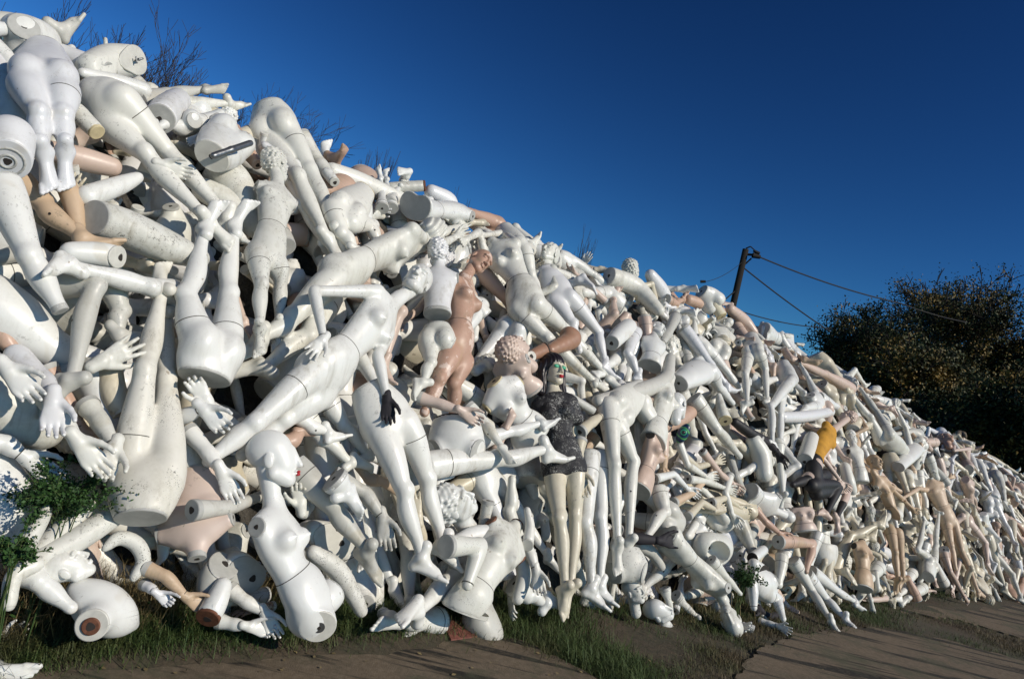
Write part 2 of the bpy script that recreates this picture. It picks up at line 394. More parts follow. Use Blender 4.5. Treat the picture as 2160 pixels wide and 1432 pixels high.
class Fig:
    """one figure or piece: a field for body and limbs plus fine heads, hands and feet; end caps become parts"""
    def __init__(s, sc=1.0, vox=.0115):
        s.s = sc; s.vox = vox*max(.8, min(sc, 1.3)); s.groups = []; s.extra = []; s.caps = []; s.kids = []; s.seams = []; s.dots = []
    def limb(s, pts, k=.03, gk=.02):
        g = Group(k=gk)
        D = dense([np.append(np.asarray(a, float), r_) for a, r_ in pts], 4 if len(pts) > 3 else 5)
        for a, b in zip(D[:-1], D[1:]): g.pr.append(Seg(a[:3], b[:3], a[3], b[3], .006*s.s))
        s.groups.append(g); return g
    def cut(s, g, c, n, mat='cap', hole=.3, proud=.004, ax=None):
        if hole and abs(math.sin(c[0]*37.7+c[2]*91.3)) < .35: hole = 0
        n = nrm(np.asarray(n, float)); g.cuts.append((np.asarray(c, float), n)); s.caps.append((g, np.asarray(c, float), n, mat, hole, proud))
    def leg(s, hip, knee, ank, toe, fr=None, foot='arch', cap=None, thick=1.0, stump=False, capmat='cap'):
        hip, knee, ank = map(np.asarray, (hip, knee, ank)); S = s.s*thick
        ax = nrm(ank-hip); bend = knee-(hip+ax*((knee-hip)@ax)); td = None if toe is None else nrm(np.asarray(toe)-ank)
        if fr is None:
            if np.linalg.norm(bend) > .04*S: fr = nrm(bend)
            elif td is not None: fr = perp(td, ax)
            else: fr = perp(CAM-knee, ax)
        t = nrm(knee-hip); c = nrm(ank-knee); Lt = np.linalg.norm(knee-hip); Lc = np.linalg.norm(ank-knee)
        f1 = perp(fr, t); f2 = perp(fr, c); P_ = lambda a, d, L, u, off, f: a+d*L*u+f*off*S
        pts = [(hip, .088*S), (P_(hip, t, Lt, .3, .008, f1), .083*S), (P_(hip, t, Lt, .62, .006, f1), .068*S), (P_(hip, t, Lt, .88, .0, f1), .054*S),
               (P_(knee, c, Lc, .0, .004, f2), .0525*S), (P_(knee, c, Lc, .12, -.004, f2), .048*S), (P_(knee, c, Lc, .30, -.014, f2), .0545*S),
               (P_(knee, c, Lc, .48, -.011, f2), .0500*S), (P_(knee, c, Lc, .72, -.002, f2), .0370*S), (P_(knee, c, Lc, .90, 0, f2), .0315*S), (ank, .034*S)]
        g = s.limb(pts, .022*S, .028*S)
        g.pr.append(Ell(knee+f2*.022*S, (.034*S, .034*S, .034*S), k=.03*S))
        if td is not None:
            Y = td; Z = perp(-c, Y)
            if abs(nrm(-c)@Y) > .97: Z = perp(fr, Y)
            X = np.cross(Y, Z); s.extra.append(placed('foot_'+foot, ank+c*.01*S, X, Y, Z, S*1.08))
        elif stump: s.cut(g, ank, c, 'cap', 0)
        s.dots.append((g, knee+c*Lc*.42, nrm(-f2+.9*np.cross(c, f2)*(1 if math.sin(knee[0]*53) > 0 else -1)), .0075*S))
        if thick == 1.0 and math.sin(hip[0]*71+hip[1]*13) > -.3: s.seams.append((g, hip+t*Lt*.30+f1*.008*S, t))
        if cap: s.cut(g, P_(hip, t, Lt, cap-1 if cap > 1 else .02, 0, f1), -t, capmat, .25)
        return g
    def arm(s, sh, el, wr, tip, palm=None, hand='rest', cap=False, thick=1.0, thumb=1, handmat=None):
        sh, el, wr = map(np.asarray, (sh, el, wr)); S = s.s*thick
        u = nrm(el-sh); v = nrm(wr-el); Lu = np.linalg.norm(el-sh); Lv = np.linalg.norm(wr-el)
        pts = [(sh, .047*S), (sh+u*Lu*.25, .044*S), (sh+u*Lu*.6, .038*S), (sh+u*Lu*.9, .034*S), (el, .034*S), (el+v*Lv*.2, .037*S), (el+v*Lv*.55, .031*S), (el+v*Lv*.9, .0235*S), (wr, .0225*S)]
        g = s.limb(pts, .018*S, .02*S)
        if tip is not None:
            Y = nrm(np.asarray(tip)-wr); pn = perp(CAM-wr if palm is None else np.asarray(palm, float), Y)   # palm = direction the palm faces
            Z = -pn; X = np.cross(Y, Z)*1.0
            pl = placed('hand_'+hand, wr+v*.006, X, Y, Z, S*1.12, mirror=thumb < 0)
            (s.kids if handmat else s.extra).append((pl, handmat) if handmat else pl)
        s.seams.append((g, wr-v*.012, v))
        if cap: s.cut(g, sh+u*.01, -u, 'cap', .3)
        return g
    def torso(s, Pv, Nv, front, mid=None, front2=None, sex='f', lo=None, hi=None, neck=True, lomat='cap', himat='cap', lohole=0, hihole=.2, hips=True, wide=1.0):
        """pelvis centre to neck base; lo/hi cut it off at that share of its length"""
        Pv, Nv = np.asarray(Pv, float), np.asarray(Nv, float); S = s.s
        L = np.linalg.norm(Nv-Pv)/.50; M_ = (Pv+Nv)/2 if mid is None else 2*np.asarray(mid, float)-(Pv+Nv)/2
        def c(u): return (1-u)**2*Pv+2*u*(1-u)*M_+u*u*Nv
        def ax(u): return nrm(2*(1-u)*(M_-Pv)+2*u*(Nv-M_)) if 0 <= u <= 1 else (nrm(M_-Pv) if u < 0 else nrm(Nv-M_))
        def cc(u): return c(u) if 0 <= u <= 1 else (Pv+ax(0)*u*L*.5 if u < 0 else Nv+ax(1)*(u-1)*L*.5)
        front2 = front if front2 is None else front2
        def fr(u): return perp(nrm(front*(1-min(1, max(0, u)))+front2*min(1, max(0, u))), ax(u))
        def sd(u): return np.cross(ax(u), fr(u))
        g = Group(k=.03*S); s.groups.append(g)
        if sex == 'f': prof = [(-.13, .115, .085), (0, .160, .105), (.14, .148, .10), (.27, .118, .088), (.38, .103, .080), (.50, .112, .085), (.66, .132, .094), (.80, .138, .090), (.92, .105, .068)]
        elif sex == 'm': prof = [(-.13, .12, .09), (0, .155, .105), (.14, .150, .10), (.27, .135, .093), (.38, .128, .09), (.50, .138, .098), (.66, .160, .108), (.80, .168, .105), (.92, .125, .075)]
        else: prof = [(-.13, .10, .08), (0, .125, .092), (.14, .120, .092), (.27, .112, .09), (.38, .105, .088), (.50, .108, .088), (.66, .115, .088), (.80, .118, .08), (.92, .09, .062)]
        e = lambda u: (cc(u), sd(u), fr(u))
        D_ = dense(prof, 4)
        for (u0, w0, d0), (u1, w1, d1) in zip(D_[:-1], D_[1:]):
            if hi is not None and u0 > hi+.12: break
            if lo is not None and u1 < lo-.12: continue
            g.pr.append(ESeg(cc(u0), cc(u1), w0*S*wide, d0*S, w1*S*wide, d1*S, sd((u0+u1)/2), fr((u0+u1)/2), .008*S))
        shw = {'f': .150, 'm': .182, 'c': .128}[sex]*wide; out = {}
        if hi is None or hi > .7:
            a = cc(.90); S_ = sd(.9)
            for sg in (1, -1): g.pr.append(Seg(cc(.93), a+S_*sg*shw*S-ax(.9)*.012*S, .045*S, .048*S, .045*S))
            g.pr.append(ESeg(cc(.78), cc(.90), .150*S*wide, .07*S, .145*S*wide, .055*S, sd(.85), fr(.85), .04*S))
            if neck:
                g.pr.append(Seg(cc(.93)-fr(1)*.008*S, cc(1.17)+fr(1)*.004*S, .055*S, .047*S, .04*S)); out['neck'] = cc(1.17)
            out['sh'] = [a+S_*sg*(shw+.012)*S-ax(.9)*.018*S for sg in (1, -1)]
            if sex == 'f':
                for sg in (1, -1):
                    g.pr.append(Seg(cc(.80)+sd(.8)*sg*.060*S+fr(.8)*.045*S, cc(.70)+sd(.7)*sg*.070*S+fr(.7)*.078*S, .040*S, .056*S, .030*S))
                    g.pr.append(Ell(cc(.695)+sd(.7)*sg*.072*S+fr(.7)*.138*S, np.array([.010, .010, .010])*S, k=.012*S))
            elif sex == 'm':
                for sg in (1, -1): g.pr.append(Ell(cc(.77)+sd(.7)*sg*.075*S+fr(.7)*.06*S, np.array([.078, .05, .062])*S, [sd(.7), fr(.7), ax(.7)], k=.02*S))
        if (lo is None or lo < .1) and hips:
            for sg in (1, -1):
                g.pr.append(Ell(cc(-.08)+sd(0)*sg*.078*S-fr(0)*.046*S, np.array([.088, .092, .108])*S*(1 if sex != 'c' else .85), [sd(0), fr(0), ax(0)], k=.035*S))
            g.pr.append(Ell(cc(.20)+fr(.2)*.045*S, np.array([.09, .055, .08])*S, [sd(.2), fr(.2), ax(.2)], k=.04*S))
            g.pr.append(Seg(cc(-.34)-fr(0)*.115*S, cc(.08)-fr(0)*.128*S, .020*S, .006*S, .022*S, True))
        hw = .084 if sex != 'c' else .062
        out['hip'] = [cc(-.16)+sd(0)*sg*hw*S for sg in (1, -1)]
        if hi is None and (lo is None or lo < .1): s.seams.append((g, cc(.34), ax(.34)))
        out.update(ax=ax, sd=sd, fr=fr, cc=cc, g=g)
        if lo is not None: s.cut(g, cc(lo), -ax(lo), lomat, lohole)
        if hi is not None: s.cut(g, cc(hi), ax(hi), himat, hihole)
        return out
    def head(s, o, up, face, style='plain', hs=1.0, neck=None):
        Z = nrm(np.asarray(up, float)); Y = perp(np.asarray(face, float), Z); X = np.cross(Y, Z)
        o = np.asarray(o, float); h = s.s*hs
        if neck is None: s.extra.append(placed('head_'+style, o, X, Y, Z, h))
        else:
            s.extra.append(placed('skull_'+style, o, X, Y, Z, h)); n0, n1 = neck
            s.limb([(n0, .058*s.s), (n0*.6+n1*.4+(n1-n0)*.0, .049*s.s), (n1*.65+(o-Y*.028*h-Z*.05*h)*.35, .047*s.s), (o-Y*.022*h-Z*.035*h, .047*h), (o-Y*.015*h+Z*.02*h, .05*h)])
        return X, Y, Z
    def socket(s, c, n, r=.03, rim='cap', rr=.055):
        """flat disc fitting with a dark hole, lying on the surface at c"""
        s.caps.append((None, np.asarray(c, float), nrm(np.asarray(n, float)), rim, r, rr))
    def build(s, name, label, cat, mat, group=None, children=True):
        V, Q = nets(s.groups, s.vox) if s.groups else s.extra.pop(0)
        V, Q = joinm([(V, Q)]+s.extra)
        ob = obj(name, V, Q, M[mat] if isinstance(mat, str) else mat, sharp=None)
        tag(ob, label, cat, group)
        ax = None
        for g, c, n, cm, hole, pr in s.caps:
            X = perp(np.array([.3, .2, 1.0]), n); Y = np.cross(n, X); N = 36; ring = []
            if g is None: rad = np.full(N, pr*s.s)
            else:
                rs = np.linspace(0, .30*max(1, s.s), 90); th = np.arange(N)*2*np.pi/N
                D = np.cos(th)[:, None]*X+np.sin(th)[:, None]*Y
                G = g.f(c+rs[None, :, None]*D[:, None, :]-n*.004, cuts=False)
                first = np.where((G > 0).any(1), (G > 0).argmax(1), 60); rad = rs[np.maximum(first, 1)]
                for q_ in range(2): rad = .5*rad+.25*np.roll(rad, 1)+.25*np.roll(rad, -1)
                rad *= .965
            th = np.arange(N)*2*np.pi/N; D = np.cos(th)[:, None]*X+np.sin(th)[:, None]*Y
            r0 = c+D*rad[:, None]-n*.02; r1 = c+D*rad[:, None]+n*.003; r2 = c+D*(rad[:, None]-.004*s.s)+n*.0055
            VV = np.concatenate([r0, r1, r2]); FF = [(i, (i+1) % N, N+(i+1) % N, N+i) for i in range(N)]+[(N+i, N+(i+1) % N, 2*N+(i+1) % N, 2*N+i) for i in range(N)]+[tuple(range(2*N, 3*N))]
            cap = obj('end_cap', VV, FF, M[cm], ob, smooth=False)
            if hole:
                hr = (hole if g is None else min(.016, float(rad.min())*.4))*s.s
                K = 14; t2 = np.arange(K)*2*np.pi/K; D2 = np.cos(t2)[:, None]*X+np.sin(t2)[:, None]*Y
                wob = (1+.12*np.sin(t2*3+c[0]*40))[:, None]
                VV = np.concatenate([c+D2*hr*wob+n*.0062, c+D2*hr*1.15*wob+n*.004]); FF = [tuple(range(K))]+[(K+i, K+(i+1) % K, (i+1) % K, i) for i in range(K)]
                sk = obj('socket', VV, FF, M['hole'], cap, smooth=False); cap['_o'] = ob['_o']; sk.data.transform(Matrix.Identity(4))
        for g, c, n in s.seams:
            rad, D = outline(g, c, n, max(1, s.s), 40)
            if rad is None: continue
            N = len(rad); r0 = c+D*(rad[:, None]+.0008)-n*.0022*s.s; r1 = c+D*(rad[:, None]+.0008)+n*.0022*s.s; ra = c+D*(rad[:, None]-.006)-n*.0022*s.s; rb = c+D*(rad[:, None]-.006)+n*.0022*s.s
            obj('seam', np.concatenate([ra, r0, r1, rb]), [(k*N+i, k*N+(i+1) % N, (k+1)*N+(i+1) % N, (k+1)*N+i) for k in range(3) for i in range(N)], M['seam'], ob, smooth=False)
        for g, c, n, r_ in s.dots:
            st = np.linspace(0, .12*s.s, 60); f = g.f(c+n*st[:, None], cuts=False); i = int(np.argmax(f > 0))
            if not i: continue
            q = c+n*st[i-1]+n*.0022; X = perp(np.array([.3, .2, 1.0]), n); Y = np.cross(n, X); K = 8; t2 = np.arange(K)*2*np.pi/K; D2 = np.cos(t2)[:, None]*X+np.sin(t2)[:, None]*Y
            obj('bolt_hole', np.concatenate([q+D2*r_, q+D2*r_-n*.012]), [tuple(range(K))]+[(K+i, K+(i+1) % K, (i+1) % K, i) for i in range(K)], M['hole'], ob, smooth=False)
        for (pl, hm) in s.kids: obj('hand', pl[0], pl[1], M[hm], ob)
        return ob
SLIM = .87
# ---------------------------------------------------------------- builders that take photo points (x, y[, metres in front of the heap face])
def PX(p, d=.12):
    return P(p[0], p[1], p[2] if len(p) > 2 else d)
def front_at(a, b, phi):
    """phi 0 faces the viewer; 90 faces axis x viewer"""
    ax = nrm(b-a); tc = perp(CAM-(a+b)/2, ax); sd = np.cross(ax, tc)
    return math.cos(R(phi))*tc+math.sin(R(phi))*sd
HERO = []
def note(ob, label, cat, pts):
    xs = [p[0] for p in pts]; ys = [p[1] for p in pts]
    HERO.append((ob, label, cat, sum(xs)/len(xs), sum(ys)/len(ys)))
    return ob
def figure(label, mat, pel, neck, phi=0, s=1.0, d=.12, mid=None, phi2=None, sex='f', head=None, legs=(), arms=(), lo=None, hi=None,
           cat='mannequin', name=None, sockets=True, capm='cap', vox=.0115, lomat='cap', himat='cap', wide=1.0, thick=1.0, group=None, neckcap=True, lohole=0, hihole=.2, hipn=(1, .5, .5), hipr=.082):
    hk = 1.04 if head is None else 1.0; s0 = s; s = s*SLIM
    F = Fig(s, vox); A = PX(pel, d); B = PX(neck, d); Mp = None if mid is None else PX(mid, d)
    fr = front_at(A, B, phi); f2 = fr if phi2 is None else front_at(A, B, phi2)
    T = F.torso(A, B, fr, Mp, f2, sex, lo, hi, lomat=lomat, himat=himat, wide=wide, lohole=lohole, hihole=hihole)
    pts = [pel, neck]
    L3 = [tuple(None if q is None else PX(q, d) for q in lg[:3]) + (lg[3] if len(lg) > 3 else {},) for lg in legs]
    hips = list(T['hip'])
    if len(L3) == 2:
        c0 = sum(np.linalg.norm(L3[i][0]-hips[i]) for i in (0, 1)); c1 = sum(np.linalg.norm(L3[i][0]-hips[1-i]) for i in (0, 1))
        if c1 < c0: hips = hips[::-1]
    elif len(L3) == 1 and np.linalg.norm(L3[0][0]-hips[1]) < np.linalg.norm(L3[0][0]-hips[0]): hips = hips[::-1]
    for i, (kn, an, to, kw) in enumerate(L3):
        kw = dict(kw); fk = kw.pop('fr', None)
        F.leg(hips[i], kn, an, to, fr=fr if fk == 'body' else (None if fk is None else front_at(hips[i], an, fk)), thick=thick, **kw)
    if lo is None or lo < -.1:
        for i in range(len(L3), 2):
            sg = 1 if hips[i] is T['hip'][0] else -1
            n = nrm(T['sd'](0)*sg*hipn[0]-T['ax'](0)*hipn[1]+fr*hipn[2])
            g = F.limb([(hips[i], .088*s), (hips[i]+n*.07*s, hipr*s)]); F.cut(g, hips[i]+n*.052*s, n, capm, .3)
    if hi is None or hi > .7:
        A3 = [tuple(None if q is None else PX(q, d) for q in a[:3]) + (a[3] if len(a) > 3 else {},) for a in arms]
        sh = list(T['sh'])
        if len(A3) == 2:
            c0 = sum(np.linalg.norm(A3[i][0]-sh[i]) for i in (0, 1)); c1 = sum(np.linalg.norm(A3[i][0]-sh[1-i]) for i in (0, 1))
            if c1 < c0: sh = sh[::-1]
        elif len(A3) == 1 and np.linalg.norm(A3[0][0]-sh[1]) < np.linalg.norm(A3[0][0]-sh[0]): sh = sh[::-1]
        for i, (el, wr, ti, kw) in enumerate(A3): F.arm(sh[i], el, wr, ti, **kw)
        if sockets:
            for i in range(len(A3), 2):
                sg = 1 if sh[i] is T['sh'][0] else -1
                n = T['sd'](.9)*sg; c_ = sh[i]+n*.008*s
                T['g'].cuts.append((c_, n)); F.socket(c_, n, .012, capm, .049)
        if head is not None:
            hd = dict(head) if isinstance(head, dict) else {}
            hp = hd.get('at'); top = T['neck']; u = T['ax'](1)
            o = PX(hp, d) if hp is not None else top+u*.145*s
            up = nrm(o-T['cc'](1.0)) if 'up' not in hd else nrm(PX(hd['up'], d)-o)
            tc = perp(CAM-o, up); sd_ = np.cross(up, tc); a = R(hd.get('phi', phi if phi2 is None else phi2))
            face = math.cos(a)*tc+math.sin(a)*sd_ - up*math.sin(R(hd.get('nod', 0)))
            F.HX = (o,)+F.head(o, up if not hd.get('nod') else nrm(up+face*math.sin(R(hd['nod']))), face, hd.get('style', 'plain'), hd.get('hs', 1)*.95/SLIM, neck=(T['cc'](.97), T['cc'](1.08)))
        elif hi is None and neckcap:
            F.cut(T['g'], T['cc'](1.13), T['ax'](1), capm, .3)
    if name is None: name = 'mannequin' if head is not None else ('mannequin_lower_form' if hi is not None else 'mannequin_torso')
    if cat == 'mannequin' and head is None: cat = 'mannequin legs' if hi is not None else 'mannequin torso'
    ob = F.build(name, label, cat, mat, group); ob['_fig'] = 1
    note(ob, label, cat, pts); ob.id_properties_ui if False else None
    figure.T = T; figure.F = F
    return ob
def lower(label, mat, pel, waist, phi, legs, s=1.0, **k):
    A = PX(pel, k.get('d', .12)); W = PX(waist, k.get('d', .12)); u = k.pop('u', .36)
    N = A+(W-A)/u; k.setdefault('hi', u); k.setdefault('name', 'mannequin_lower_form')
    # neck point is off the picture plane: feed it directly
    F = figure_direct(label, mat, A, N, phi, legs, s, pel, waist, **k); return F
def figure_direct(label, mat, A, N, phi, legs, s, p0, p1, **k):
    global PX
    old = PX
    def px2(p, d=.12): return p[1] if isinstance(p, tuple) and p[0] == '@' else old(p, d)
    PX = px2
    try:
        n0 = len(HERO); ob = figure(label, mat, ('@', A), ('@', N), phi, s, legs=legs, **k)
    except TypeError:
        PX = old; raise
    PX = old
    h = HERO[-1]; HERO[-1] = (h[0], h[1], h[2], (p0[0]+p1[0])/2, (p0[1]+p1[1])/2); return ob
def note(ob, label, cat, pts):
    q = [p for p in pts if p[0] != '@']
    HERO.append((ob, label, cat, sum(p[0] for p in q)/max(1, len(q)), sum(p[1] for p in q)/max(1, len(q)))); return ob
def leg(label, mat, hip, knee, ank, toe=None, s=1.0, d=.12, cap=True, capm='cap', foot='arch', fr=None, stump=False, thick=1.0, name='mannequin_leg_form', cat='mannequin leg', group=None):
    F = Fig(s*SLIM); h, k_, a = PX(hip, d), PX(knee, d), PX(ank, d); t = None if toe is None else PX(toe, d)
    F.leg(h, k_, a, t, fr=None if fr is None else front_at(h, a, fr), foot=foot, cap=1 if cap else None, capmat=capm, stump=stump, thick=thick)
    return note(F.build(name, label, cat, mat, group), label, cat, [hip, knee, ank])
def arm(label, mat, sh, el, wr, tip=None, s=1.0, d=.14, hand='rest', palm=None, cap=True, thumb=1, thick=1.0, handmat=None, name='mannequin_arm_form', group=None):
    F = Fig(s*.93); a, b, c = PX(sh, d), PX(el, d), PX(wr, d); t = None if tip is None else PX(tip, d)
    pv = None
    if palm is not None:
        y = nrm(t-c); tc = perp(CAM-c, y); pv = math.cos(R(palm))*tc+math.sin(R(palm))*np.cross(y, tc)
    F.arm(a, b, c, t, palm=pv, hand=hand, cap=cap, thumb=thumb, thick=thick, handmat=handmat)
    return note(F.build(name, label, 'mannequin arm', mat, group), label, 'mannequin arm', [sh, el, wr])
def head(label, mat, at, up, phi=0, style='plain', s=1.0, d=.14, hs=1.0, nod=0, neck=True):
    F = Fig(s); o = PX(at, d); u = nrm(PX(up, d)-o); tc = perp(CAM-o, u); a = R(phi)
    face = math.cos(a)*tc+math.sin(a)*np.cross(u, tc); F.head(o, u, face, style, hs)
    if not neck: X, Y, Z = np.cross(face, u), face, u; F.extra[-1] = placed('skull_'+style, o, np.cross(perp(face, u), u), perp(face, u), u, s*hs)
    return note(F.build('mannequin_head_form', label, 'mannequin head', mat), label, 'mannequin head', [at])
def tube(label, mat, pts, cat, name, s=1.0, d=.12, c0=None, c1=None, k=.03, hole=.3, n1=None, n0=None, sock=()):
    """pts: (x, y, radius in metres[, d]); c0/c1: material of the flat cut at either end; n0/n1: how far the cut face turns to the viewer"""
    F = Fig(s); q = [(P(p[0], p[1], p[3] if len(p) > 3 else d), p[2]*.83) for p in pts]
    g = F.limb(q, k)
    if c0:
        n = nrm(q[0][0]-q[1][0]); n = nrm(n+(n0 or 0)*nrm(CAM-q[0][0])); F.cut(g, q[0][0], n, c0, hole)
    if c1:
        n = nrm(q[-1][0]-q[-2][0]); n = nrm(n+(n1 or 0)*nrm(CAM-q[-1][0])); F.cut(g, q[-1][0], n, c1, hole)
    for x_, y_, d_, r_, m_ in sock: F.socket(P(x_, y_, d_), nrm(nrm(CAM-P(x_, y_, d_))+np.array([-.1, 0, -.25])), r_*.5, m_, r_)
    return note(F.build(name, label, cat, mat), label, cat, pts)

def garment(ob, name, mat, groups, off=.009, cuts=(), vox=.012, label=None):
    gs = []
    for g in groups:
        h = Group([q for q in g.pr if not getattr(q, 'skip', 0)], g.k); h.warp = lambda p: -off; h.cuts = list(cuts); gs.append(h)
    V, Q = nets(gs, vox); o = obj(name, V, Q, M[mat], ob)
    if label: o['label'] = label
    return o
def part_tube(ob, name, pts, mat, cap=False):
    V, Q = nets([Group([Seg(a, b, ra, rb, .01) for (a, ra), (b, rb) in zip(pts[:-1], pts[1:])], .01)], max(.003, min(.012, min(r for _, r in pts)*.5)))
    return obj(name, V, Q, M[mat], ob)
# ---------------------------------------------------------------- ground, heap core
def grid_obj(name, xs, ys, zf, mat):
    X, Y = np.meshgrid(xs, ys, indexing='ij'); Z = zf(X, Y); n, m_ = X.shape
    V = np.stack([X, Y, Z], -1).reshape(-1, 3); i = np.arange(n*m_).reshape(n, m_)
    Q = np.stack([i[:-1, :-1], i[1:, :-1], i[1:, 1:], i[:-1, 1:]], -1).reshape(-1, 4)
    return obj(name, V, Q, mat, origin=(0, 0, 0))
def ground_mat():
    mt, t, b = new_mat('trodden_earth'); tc = t.nodes.new('ShaderNodeTexCoord'); co = tc.outputs['Object']
    n1 = noise(t, co, 1.3, 6, .6); n2 = noise(t, co, 14, 6, .7); n3 = noise(t, co, 70, 4, .7)
    c = mix(t, ramp(t, n1, .35, .65), (.070, .052, .032), (.034, .042, .018))
    c = mix(t, ramp(t, n2, .4, .7), c, (.085, .062, .040)); c = mix(t, ramp(t, n3, .5, .75), c, (.02, .017, .012))
    t.links.new(c, b.inputs['Base Color']); b.inputs['Roughness'].default_value = .95
    bm_ = t.nodes.new('ShaderNodeBump'); bm_.inputs['Strength'].default_value = .8; bm_.inputs['Distance'].default_value = .02
    t.links.new(n2, bm_.inputs['Height']); t.links.new(bm_.outputs[0], b.inputs['Normal']); return mt
def paving_mat():
    mt, t, b = new_mat('brown_paving'); tc = t.nodes.new('ShaderNodeTexCoord'); co = tc.outputs['Object']
    n1 = noise(t, co, 2.2, 6, .65); n2 = noise(t, co, 30, 6, .75); n3 = noise(t, co, 160, 3, .7)
    c = mix(t, ramp(t, n1, .3, .7), (.145, .108, .068), (.094, .076, .050))
    c = mix(t, ramp(t, n2, .42, .72), c, (.20, .155, .105)); c = mix(t, ramp(t, n3, .55, .8), c, (.035, .026, .018))
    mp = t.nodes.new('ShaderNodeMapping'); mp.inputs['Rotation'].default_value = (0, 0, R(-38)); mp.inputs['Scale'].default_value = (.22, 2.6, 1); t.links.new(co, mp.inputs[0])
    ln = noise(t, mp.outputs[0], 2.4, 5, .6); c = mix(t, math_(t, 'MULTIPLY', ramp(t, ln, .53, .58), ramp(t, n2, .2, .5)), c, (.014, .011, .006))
    c = mix(t, math_(t, 'MULTIPLY', ramp(t, n1, .52, .66), .7), c, (.062, .068, .034))
    t.links.new(c, b.inputs['Base Color']); b.inputs['Roughness'].default_value = .9
    bm_ = t.nodes.new('ShaderNodeBump'); bm_.inputs['Strength'].default_value = .7; bm_.inputs['Distance'].default_value = .006
    t.links.new(math_(t, 'ADD', n2, n3), bm_.inputs['Height']); t.links.new(bm_.outputs[0], b.inputs['Normal']); return mt
GM = ground_mat()
def nz(X, Y, f, a): return a*(np.sin(X*f+1.3*np.sin(Y*f*.7))*np.cos(Y*f*1.1+.7*np.sin(X*f*.9)))
ax_ = np.concatenate([[-600, -200, -80, -40, -20], np.arange(-10, 26, .12), [30, 45, 80, 200, 600]])
ay_ = np.concatenate([[-200, -60, -20, -8], np.arange(-2, 22, .12), [26, 34, 50, 90, 250, 900]])
def bank(X, Y):
    t_ = (X-HO[0])*HA[0]+(Y-HO[1])*HA[1]; w_ = (X-HO[0])*HN[0]+(Y-HO[1])*HN[1]
    return .06*np.exp(-((w_-.12)/np.where(w_ < .12, .20, .35))**2)*np.clip((1.0-t_)/.8, 0, 1)*np.clip((t_+5)/2, 0, 1) + .035*np.exp(-((w_-.1)/.35)**2)
def gz(X, Y): return -.012+bank(X, Y)+nz(X, Y, 3.1, .012)+nz(X, Y, 9, .006)
tag(grid_obj('ground', ax_, ay_, gz, GM), kind='structure')
def core():
    ts = np.arange(-7, 27, .12); th = np.linspace(0, 1, 46); V = []
    rnd = np.random.RandomState(4)
    for t in ts:
        w_ = WID*2*th; z = hh(np.full_like(w_, t), w_, .0)
        ix = .36; zz = np.maximum(z-ix*.55, -.05); ww = w_+ix*np.clip(1-th*2, 0, 1)
        bump = .05*np.sin(t*4.1+ww*5)+.04*np.sin(t*9+ww*11)
        V.append(np.stack([HO[0]+HA[0]*t+HN[0]*(ww+bump), HO[1]+HA[1]*t+HN[1]*(ww+bump), zz], -1))
    V = np.array(V); n, m_ = V.shape[:2]; i = np.arange(n*m_).reshape(n, m_)
    Q = np.stack([i[:-1, :-1], i[1:, :-1], i[1:, 1:], i[:-1, 1:]], -1).reshape(-1, 4)
    mt, t, b = new_mat('dark_rubble'); tc = t.nodes.new('ShaderNodeTexCoord'); co = tc.outputs['Object']
    n2 = noise(t, co, 9, 6, .7); c = mix(t, ramp(t, n2, .35, .7), (.030, .026, .020), (.11, .10, .085))
    t.links.new(c, b.inputs['Base Color']); b.inputs['Roughness'].default_value = .95
    bm_ = t.nodes.new('ShaderNodeBump'); bm_.inputs['Strength'].default_value = 1; bm_.inputs['Distance'].default_value = .08
    t.links.new(n2, bm_.inputs['Height']); t.links.new(bm_.outputs[0], b.inputs['Normal'])
    o = obj('mound', V.reshape(-1, 3), Q, mt, origin=(0, 0, 0)); tag(o, kind='structure')
core()
# paving: the outline follows the photo's edge between paving and grass
def gp(x, y, z=0.0):
    d = ray(x, y); s = (z-CAM[2])/d[2]; return CAM+d*s
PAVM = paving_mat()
def slab(name, pix, z=.012):
    P1 = [gp(x, y, z) if not isinstance(x, str) else y for x, y in pix]; P0 = []; rr_ = random.Random(len(name))
    for a, b in zip(P1, P1[1:]+P1[:1]):          # worn, crumbling edge
        L = np.linalg.norm((b-a)[:2]); k = max(1, min(60, int(L/.05))) if L < 6 else 1; nn = np.array([-(b-a)[1], (b-a)[0], 0])/(L+1e-6)
        for i in range(k): P0.append(a+(b-a)*i/k+nn*(rr_.gauss(0, .014)+.02*math.sin(i*.7+L*9)+.02*math.sin(i*.23) if 0 < i < k else 0))
    n = len(P0)
    top = [(p[0], p[1], z) for p in P0]; bot = [(p[0], p[1], -.05) for p in P0]
    o = obj(name, top+bot, [tuple(range(n))]+[(i, i+n, (i+1) % n+n, (i+1) % n) for i in range(n)], PAVM, origin=(0, 0, 0), smooth=False); tag(o, kind='structure'); return o
A1 = gp(-300, 1415); 
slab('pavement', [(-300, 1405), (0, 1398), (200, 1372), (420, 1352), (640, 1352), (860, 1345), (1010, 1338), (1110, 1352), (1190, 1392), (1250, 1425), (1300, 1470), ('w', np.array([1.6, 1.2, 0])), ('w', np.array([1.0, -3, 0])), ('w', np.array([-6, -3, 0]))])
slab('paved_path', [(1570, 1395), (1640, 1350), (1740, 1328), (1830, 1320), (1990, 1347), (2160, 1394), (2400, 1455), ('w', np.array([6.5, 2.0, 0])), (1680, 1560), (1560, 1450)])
slab('far_path', [(1900, 1290), (2030, 1262), (2160, 1240), (2500, 1215), (2700, 1300), (2300, 1350), (2160, 1345), (2020, 1305)])
